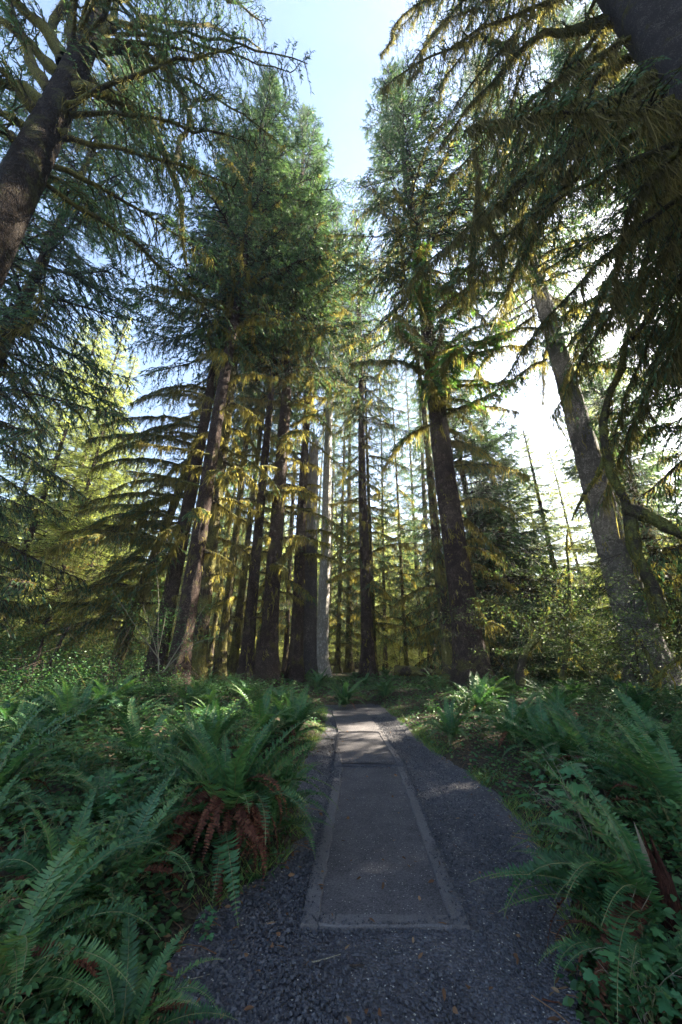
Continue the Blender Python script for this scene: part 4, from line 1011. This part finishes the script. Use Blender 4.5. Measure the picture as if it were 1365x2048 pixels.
r = np.random.default_rng(46); cnt = 0
while cnt < 210:
    y = 1.7 + 15 * r.uniform() ** 1.35; px = r.uniform(-150, 1500); x = gx(px, y); d = float(off_path(x, y))
    if d < .18: continue
    s = r.uniform(.5, 1.15) * min(1., .42 + d * .45)
    side = 'left' if px < 700 else 'right'; zone = 'nearest the camera' if y < 4 else ('halfway along the path' if y < 9 else 'towards the trees')
    plant('leafy_herb', f'low three-leaved herb in the {side} bank undergrowth {zone}', SAL[r.integers(4)], 0, 0, s, group=f'herbs on the {side} bank {zone}', xy=(x, y), rot=r.uniform(0, 6.28)); cnt += 1

# ground cover: small leaves, grass, litter (stuff)
r = np.random.default_rng(47)
n = 90000
y = .9 + 27 * r.uniform(0, 1, n) ** 1.6; px = r.uniform(-250, 1600, n); x = (px - CX) / F_PX * (y * CP - .55)
d = off_path(x, y) + .12 * np.sin(x * 5 + y * 3)
keep = d > .05; x, y, d = x[keep], y[keep], d[keep]; n = len(x)
pat = .5 + .5 * np.sin(x * 1.7 + 2 * np.sin(y * .9)) * np.sin(y * 1.3 + x * .6)
h = (.03 + .33 * r.uniform(0, 1, n) ** 1.5 * pat) * np.clip(.25 + d * .8, .2, 1.15)
P = np.stack([x, y, hgt(x, y) + h], -1)
sc = (.032 + .028 * r.uniform(0, 1, n)) * (1 + np.clip(y - 6, 0, 30) * .07)
mb = MB(); leaves(mb, P, randdir(n, -.5, .25, r), norm(UP + r.normal(0, .4, (n, 3))), sc * 1.25, sc)
c_ = obj('ground_cover', mb.mesh('ground_cover', [M['cover']])); c_['kind'] = 'stuff'
n = 26000
y = .9 + 15 * r.uniform(0, 1, n) ** 1.5; px = r.uniform(-250, 1600, n); x = (px - CX) / F_PX * (y * CP - .55); d = off_path(x, y)
keep = (r.uniform(0, 1, n) < np.where(d < -.06, .05, np.where(d < .3, .9, .45))); x, y = x[keep], y[keep]; n = len(x)
P = np.stack([x, y, np.where(d[keep] < -.06, .040, np.maximum(hgt(x, y), 0.006) + .012)], -1)
mb = MB(); leaves(mb, P, randdir(n, -.3, .3, r), norm(UP + r.normal(0, .5, (n, 3))), r.uniform(.02, .07, n), r.uniform(.012, .04, n))
k = 2500; yy = .9 + 13 * r.uniform(0, 1, k) ** 1.5; xx = (r.uniform(-200, 1560, k) - CX) / F_PX * (yy * CP - .55); kk = off_path(xx, yy) > -.02; xx, yy = xx[kk], yy[kk]
q = np.stack([xx, yy, np.maximum(hgt(xx, yy), 0) + .03], -1); dd = randdir(len(q), -.15, .3, r) * r.uniform(.08, .3, len(q))[:, None]
mb.add(tubes(np.stack([q, q + dd * .5 + UP * .01, q + dd], 1), np.full((len(q), 3), .003), 3), 0)
c_ = obj('leaf_litter', mb.mesh('leaf_litter', [M['litter']])); c_['kind'] = 'stuff'
n = 9000
y = 1.5 + 14 * r.uniform(0, 1, n) ** 1.4; sd = r.choice([0, 1], n); off = r.exponential(.12, n); x = np.where(sd == 0, path_l(y) - off, path_r(y) + off)
keep = (np.sin(y * 4.1 + sd * 2) + np.sin(y * 1.7) > -.2) & (off > .0); x, y, off = x[keep], y[keep], off[keep]; n = len(x)
P = np.stack([x, y, np.maximum(hgt(x, y), 0)], -1)
mb = MB(); mb.add(scatter(*STRIP, P, norm(UP * .8 + randdir(n, -.1, .5, r)), randdir(n, -.2, .2, r), r.uniform(.05, .19, n), .005, .02), 0)
c_ = obj('grass', mb.mesh('grass', [M['grass']])); c_['kind'] = 'stuff'

# loose stones on the path (stuff)
cube = np.array([(x, y, z) for z in (-.5, .5) for y in (-.5, .5) for x in (-.5, .5)]) * .9
cf = np.array([(0, 2, 3, 1), (4, 5, 7, 6), (0, 1, 5, 4), (2, 6, 7, 3), (0, 4, 6, 2), (1, 3, 7, 5)])
r = np.random.default_rng(48); mb = MB()
def on_slab(x, y):
    res = np.zeros(len(x), bool)
    for cp in ([(600, 1858), (943, 1862), (811, 1538), (671, 1538)], [(669, 1532), (809, 1532), (768, 1469), (676, 1469)], [(677, 1466), (765, 1466), (728, 1422), (664, 1422)]):
        q = [gp(*c) for c in cp]
        t = np.clip((y - q[0][1]) / (q[3][1] - q[0][1]), 0, 1); inside = (y > q[0][1] - .01) & (y < q[3][1] + .02)
        res |= inside & (x > q[0][0] + (q[3][0] - q[0][0]) * t - .02) & (x < q[1][0] + (q[2][0] - q[1][0]) * t + .02)
    return res
n = 60000
y = 1.6 + 10 * r.uniform(0, 1, n) ** 1.9; x = path_l(y) + (path_r(y) - path_l(y)) * r.uniform(-.02, 1.02, n)
coarse = np.clip(.95 - .9 * (x - path_l(y)), 0, 1) * (y < 4.6)
keep = ~on_slab(x, y) & (r.uniform(0, 1, n) < .35 + .65 * coarse + .3 * (x > path_r(y) - .6)); x, y, coarse = x[keep], y[keep], coarse[keep]; n = len(x)
s = (.007 + .010 * r.uniform(0, 1, n) ** 2) + coarse * r.uniform(.003, .015, n)
for j in range(12):
    sel = np.arange(n) % 12 == j
    tv = cube * (1 + r.normal(0, .14, cube.shape)); tv[4:, :2] *= r.uniform(.45, .9); m_ = sel.sum()
    mb.add(scatter(tv, cf, np.stack([x[sel], y[sel], .004 + s[sel] * .22], -1), randdir(m_, -.3, .3, r), norm(UP + r.normal(0, .3, (m_, 3))), s[sel] * r.uniform(.9, 1.5, m_), s[sel] * r.uniform(.7, 1.1, m_), s[sel] * r.uniform(.5, .9, m_)), 0)
for cp in ([(600, 1858), (943, 1862), (811, 1538), (671, 1538)], [(669, 1532), (809, 1532), (768, 1469), (676, 1469)]):
    q = [gp(*c)[:2] for c in cp]
    for a_, b_ in ((q[0], q[1]), (q[1], q[2]), (q[0], q[3])):
        k = int(np.linalg.norm(b_ - a_) * 260); u = r.uniform(0, 1, k)[:, None]; P2 = a_ + (b_ - a_) * u + r.normal(0, .035, (k, 2)) * (.4 + (np.sin(u * 9) > 0))
        ins = on_slab(P2[:, 0], P2[:, 1]); zz = np.where(ins, .030 if cp[0][1] > 1600 else .052, .008); sz = r.uniform(.004, .012, k)
        tv = cube * (1 + r.normal(0, .14, cube.shape)); mb.add(scatter(tv, cf, np.column_stack([P2, zz]), randdir(k, -.3, .3, r), norm(UP + r.normal(0, .3, (k, 3))), sz * 1.2, sz, sz * .7), 0)
c_ = obj('gravel', mb.mesh('gravel', [M['stone']])); c_['kind'] = 'stuff'

# sticks and single odds and ends
def stick(lab, pts, w, m='stem_pale', name='twig', z=.012):
    P = resample([gp(*p, z) if len(p) == 2 else gp(p[0], p[1], p[2]) for p in pts], 8)
    return tag(obj(name, MB().add(tubes(P, np.linspace(w, w * .5, 8), 5), 0, True).mesh(name, [M[m]])), lab, 'twig')
stick('thin curved twig lying on the gravel before the front border', [(622, 1925), (650, 1918), (682, 1908)], .004)
stick('pale straw lying on the coarse gravel at left', [(362, 1962), (392, 1956), (420, 1948)], .003)
stick('reddish twig at the gravel edge in the lower right', [(1085, 1998), (1115, 2005), (1152, 2003)], .004, 'fern_dead')
stick('short dark twig on the gravel below the slab', [(700, 1931), (715, 1930), (730, 1930)], .006, 'wood')
stick('long pale dead twig across the left undergrowth', [(245, 1668, .35), (285, 1672, .36), (308, 1690, .3)], .004)
# yellow stalk leaning over the path
P = resample([gp(592, 1575, .05), at(606, 1530, 5.6), at(616, 1490, 5.7), at(622, 1464, 5.8)], 10)
P[0][2] = 0.
tag(obj('grass_stalk', MB().add(tubes(P, np.linspace(.005, .002, 10), 5), 0, True).mesh('grass_stalk', [M['grass']])), 'single tall yellow stalk leaning over the left path edge', 'stalk')
# splintered stump at right
b0 = gp(1345, 1815, .3)
base = np.array([b0[0], b0[1], float(hgt(b0[0], b0[1]))])
st = thing('stump', 'small splintered reddish stump standing among ferns at right', 'stump', tuple(base), (rad(6), rad(-10), 0))
V, F = tubes(np.array([[0, 0, -.1], [0, 0, .15], [.01, 0, .3], [.0, .01, .40]]), np.array([.075, .06, .05, .035]), 14)
rr_ = np.random.default_rng(6); V[-14:, 2] += rr_.uniform(-.16, .14, 14); V[:, :2] *= 1 + rr_.normal(0, .08, (len(V), 1))
M['rot'] = bark_mat('rotten_wood', (.05, .018, .012), (.24, .10, .06), None, .5, 10., (6, 6, .5), .8)
obj('trunk', MB().add((V, F), 0).mesh('stump_trunk', [M['rot']]), st)
obj('splinter', MB().add(tubes(np.array([[-.03, 0, .3], [-.035, 0, .42], [-.04, 0, .56]]), np.array([.02, .016, .002]), 4), 0).mesh('splinter', [M['stem_pale']]), st)

for i, (a, b, Y0, Y1, w, lab) in enumerate([(792, 915, 23, 21.5, .20, 'low mossy log lying behind the path-end ferns, left of the huge grey spruce'), (460, 560, 26, 27, .22, 'mossy log lying far behind the left-hand trunks')]):
    P = np.array([[gx(a, Y0), Y0, 0], [gx((a + b) / 2, (Y0 + Y1) / 2), (Y0 + Y1) / 2, 0], [gx(b, Y1), Y1, 0]]); P[:, 2] = hgt(P[:, 0], P[:, 1]) + .45
    bb = bough(np.random.default_rng(140 + i), P, w, w * .5, 0, 0, 0, moss_d=60, moss_len=.2, moss_w=.03, k=10, lump=.1, stub=3)
    lg = thing('fallen_log', lab, 'log', tuple(P[1]))
    for k_, m_ in (('wood', 'bark_moss'), ('moss', 'moss')):
        v, f = cat(bb[k_]); obj('log' if k_ == 'wood' else 'moss', MB().add((v - P[1], f), 0, True).mesh('log', [M[m_]]), lg)
# far wood and hill that close the view between the trunks
r = np.random.default_rng(49); mb = MB()
for i in range(330):
    a = r.uniform(-1.35, 1.35); D = r.uniform(72, 120); X, Y = D * math.sin(a), D * math.cos(a)
    if a > .2: H = r.uniform(11, 22)
    elif a < -.35: H = r.uniform(20, 32)
    else: H = r.uniform(24, 36)
    n = 800; q = r.uniform(0, 1, n) ** .8; az = r.uniform(0, 6.28, n); Rr = 4.2 * (1 - q) ** .8 * r.uniform(.2, 1, n)
    P = np.stack([X + Rr * np.cos(az), Y + Rr * np.sin(az), H * (.03 + .97 * q)], -1)
    Dd = np.stack([np.cos(az), np.sin(az), r.uniform(-.8, .1, n)], -1)
    mb.add(scatter(*BLADE, P, Dd, norm(UP + r.normal(0, .4, (n, 3))), r.uniform(.7, 1.6, n), r.uniform(.25, .6, n)), 0)
    mb.add(tubes(np.array([[X, Y, 0], [X, Y, H * .5], [X, Y, H * .97]]), np.array([.35, .25, .03]), 5), 1)
c_ = obj('distant_wood', mb.mesh('distant_wood', [M['needle_sunlit'], M['bark']])); c_['kind'] = 'stuff'
hx = np.linspace(-420, 420, 90); hy = np.linspace(170, 420, 40)
def hf(X, Y):
    return -4 + (np.clip((Y - 170) / 130, 0, 1) ** .7) * (58 + 26 * np.sin(X * .011 + 2.2) + 10 * np.sin(X * .05) + 5 * np.sin(X * .13 + Y * .1)) * np.where(X > 40, .55, 1.)
hl = obj('hill', MB().add(sheet(hx, hy, hf), 0, True).mesh('hill', [M['hill']])); hl['kind'] = 'structure'

# ------------------------------------------------------------------ light, sky, camera
SUN_AZ, SUN_EL = 66., 37.
w = bpy.data.worlds.new('World'); SC.world = w; w.use_nodes = True
nt = w.node_tree; nt.nodes.clear()
sky = nt.nodes.new('ShaderNodeTexSky'); sky.sky_type = 'NISHITA'; sky.sun_disc = False
sky.sun_elevation = rad(SUN_EL); sky.sun_rotation = rad(SUN_AZ); sky.air_density = 1.0; sky.dust_density = 1.2; sky.ozone_density = 1.2
bg = nt.nodes.new('ShaderNodeBackground'); bg.inputs['Strength'].default_value = .052
wo = nt.nodes.new('ShaderNodeOutputWorld'); nt.links.new(sky.outputs[0], bg.inputs['Color']); nt.links.new(bg.outputs[0], wo.inputs['Surface'])
ld = bpy.data.lights.new('sun', 'SUN'); ld.energy = 5.0; ld.angle = rad(.5); ld.color = (1, .90, .72)
lo = bpy.data.objects.new('sun', ld); COL.objects.link(lo); lo.rotation_euler = (rad(90 - SUN_EL), 0, rad(180 - SUN_AZ)); lo.location = (20, 20, 60)
cd = bpy.data.cameras.new('camera'); cd.sensor_fit = 'VERTICAL'; cd.sensor_height = 36; cd.sensor_width = 24; cd.lens = F_PX / 2048 * 36; cd.clip_end = 2000; cd.clip_start = .05
co = bpy.data.objects.new('camera', cd); COL.objects.link(co); co.location = (0, 0, CAM_H); co.rotation_euler = (math.pi / 2 + PITCH, 0, 0); SC.camera = co
hz, hnt = mat('air'); hv = hnt.nodes.new('ShaderNodeVolumePrincipled'); hv.inputs['Color'].default_value = (.95, .97, 1, 1); hv.inputs['Density'].default_value = .0009; hv.inputs['Anisotropy'].default_value = .45
hout = hnt.nodes.new('ShaderNodeOutputMaterial'); hnt.links.new(hv.outputs[0], hout.inputs['Volume'])
V, F = box(-430, 430, -310, 440, -8, 64)
hz_o = obj('haze', MB().add((V, F)).mesh('haze', [hz])); hz_o['kind'] = 'stuff'
SC.cycles.volume_bounces = 0
SC.view_settings.view_transform = 'Standard'; SC.view_settings.look = 'None'; SC.view_settings.gamma = 1; SC.view_settings.exposure = 3.5
SC.render.engine = 'CYCLES'
SC.cycles.use_denoising = True
SC.cycles.max_bounces = 6; SC.cycles.diffuse_bounces = 3; SC.cycles.transmission_bounces = 3; SC.cycles.transparent_max_bounces = 4
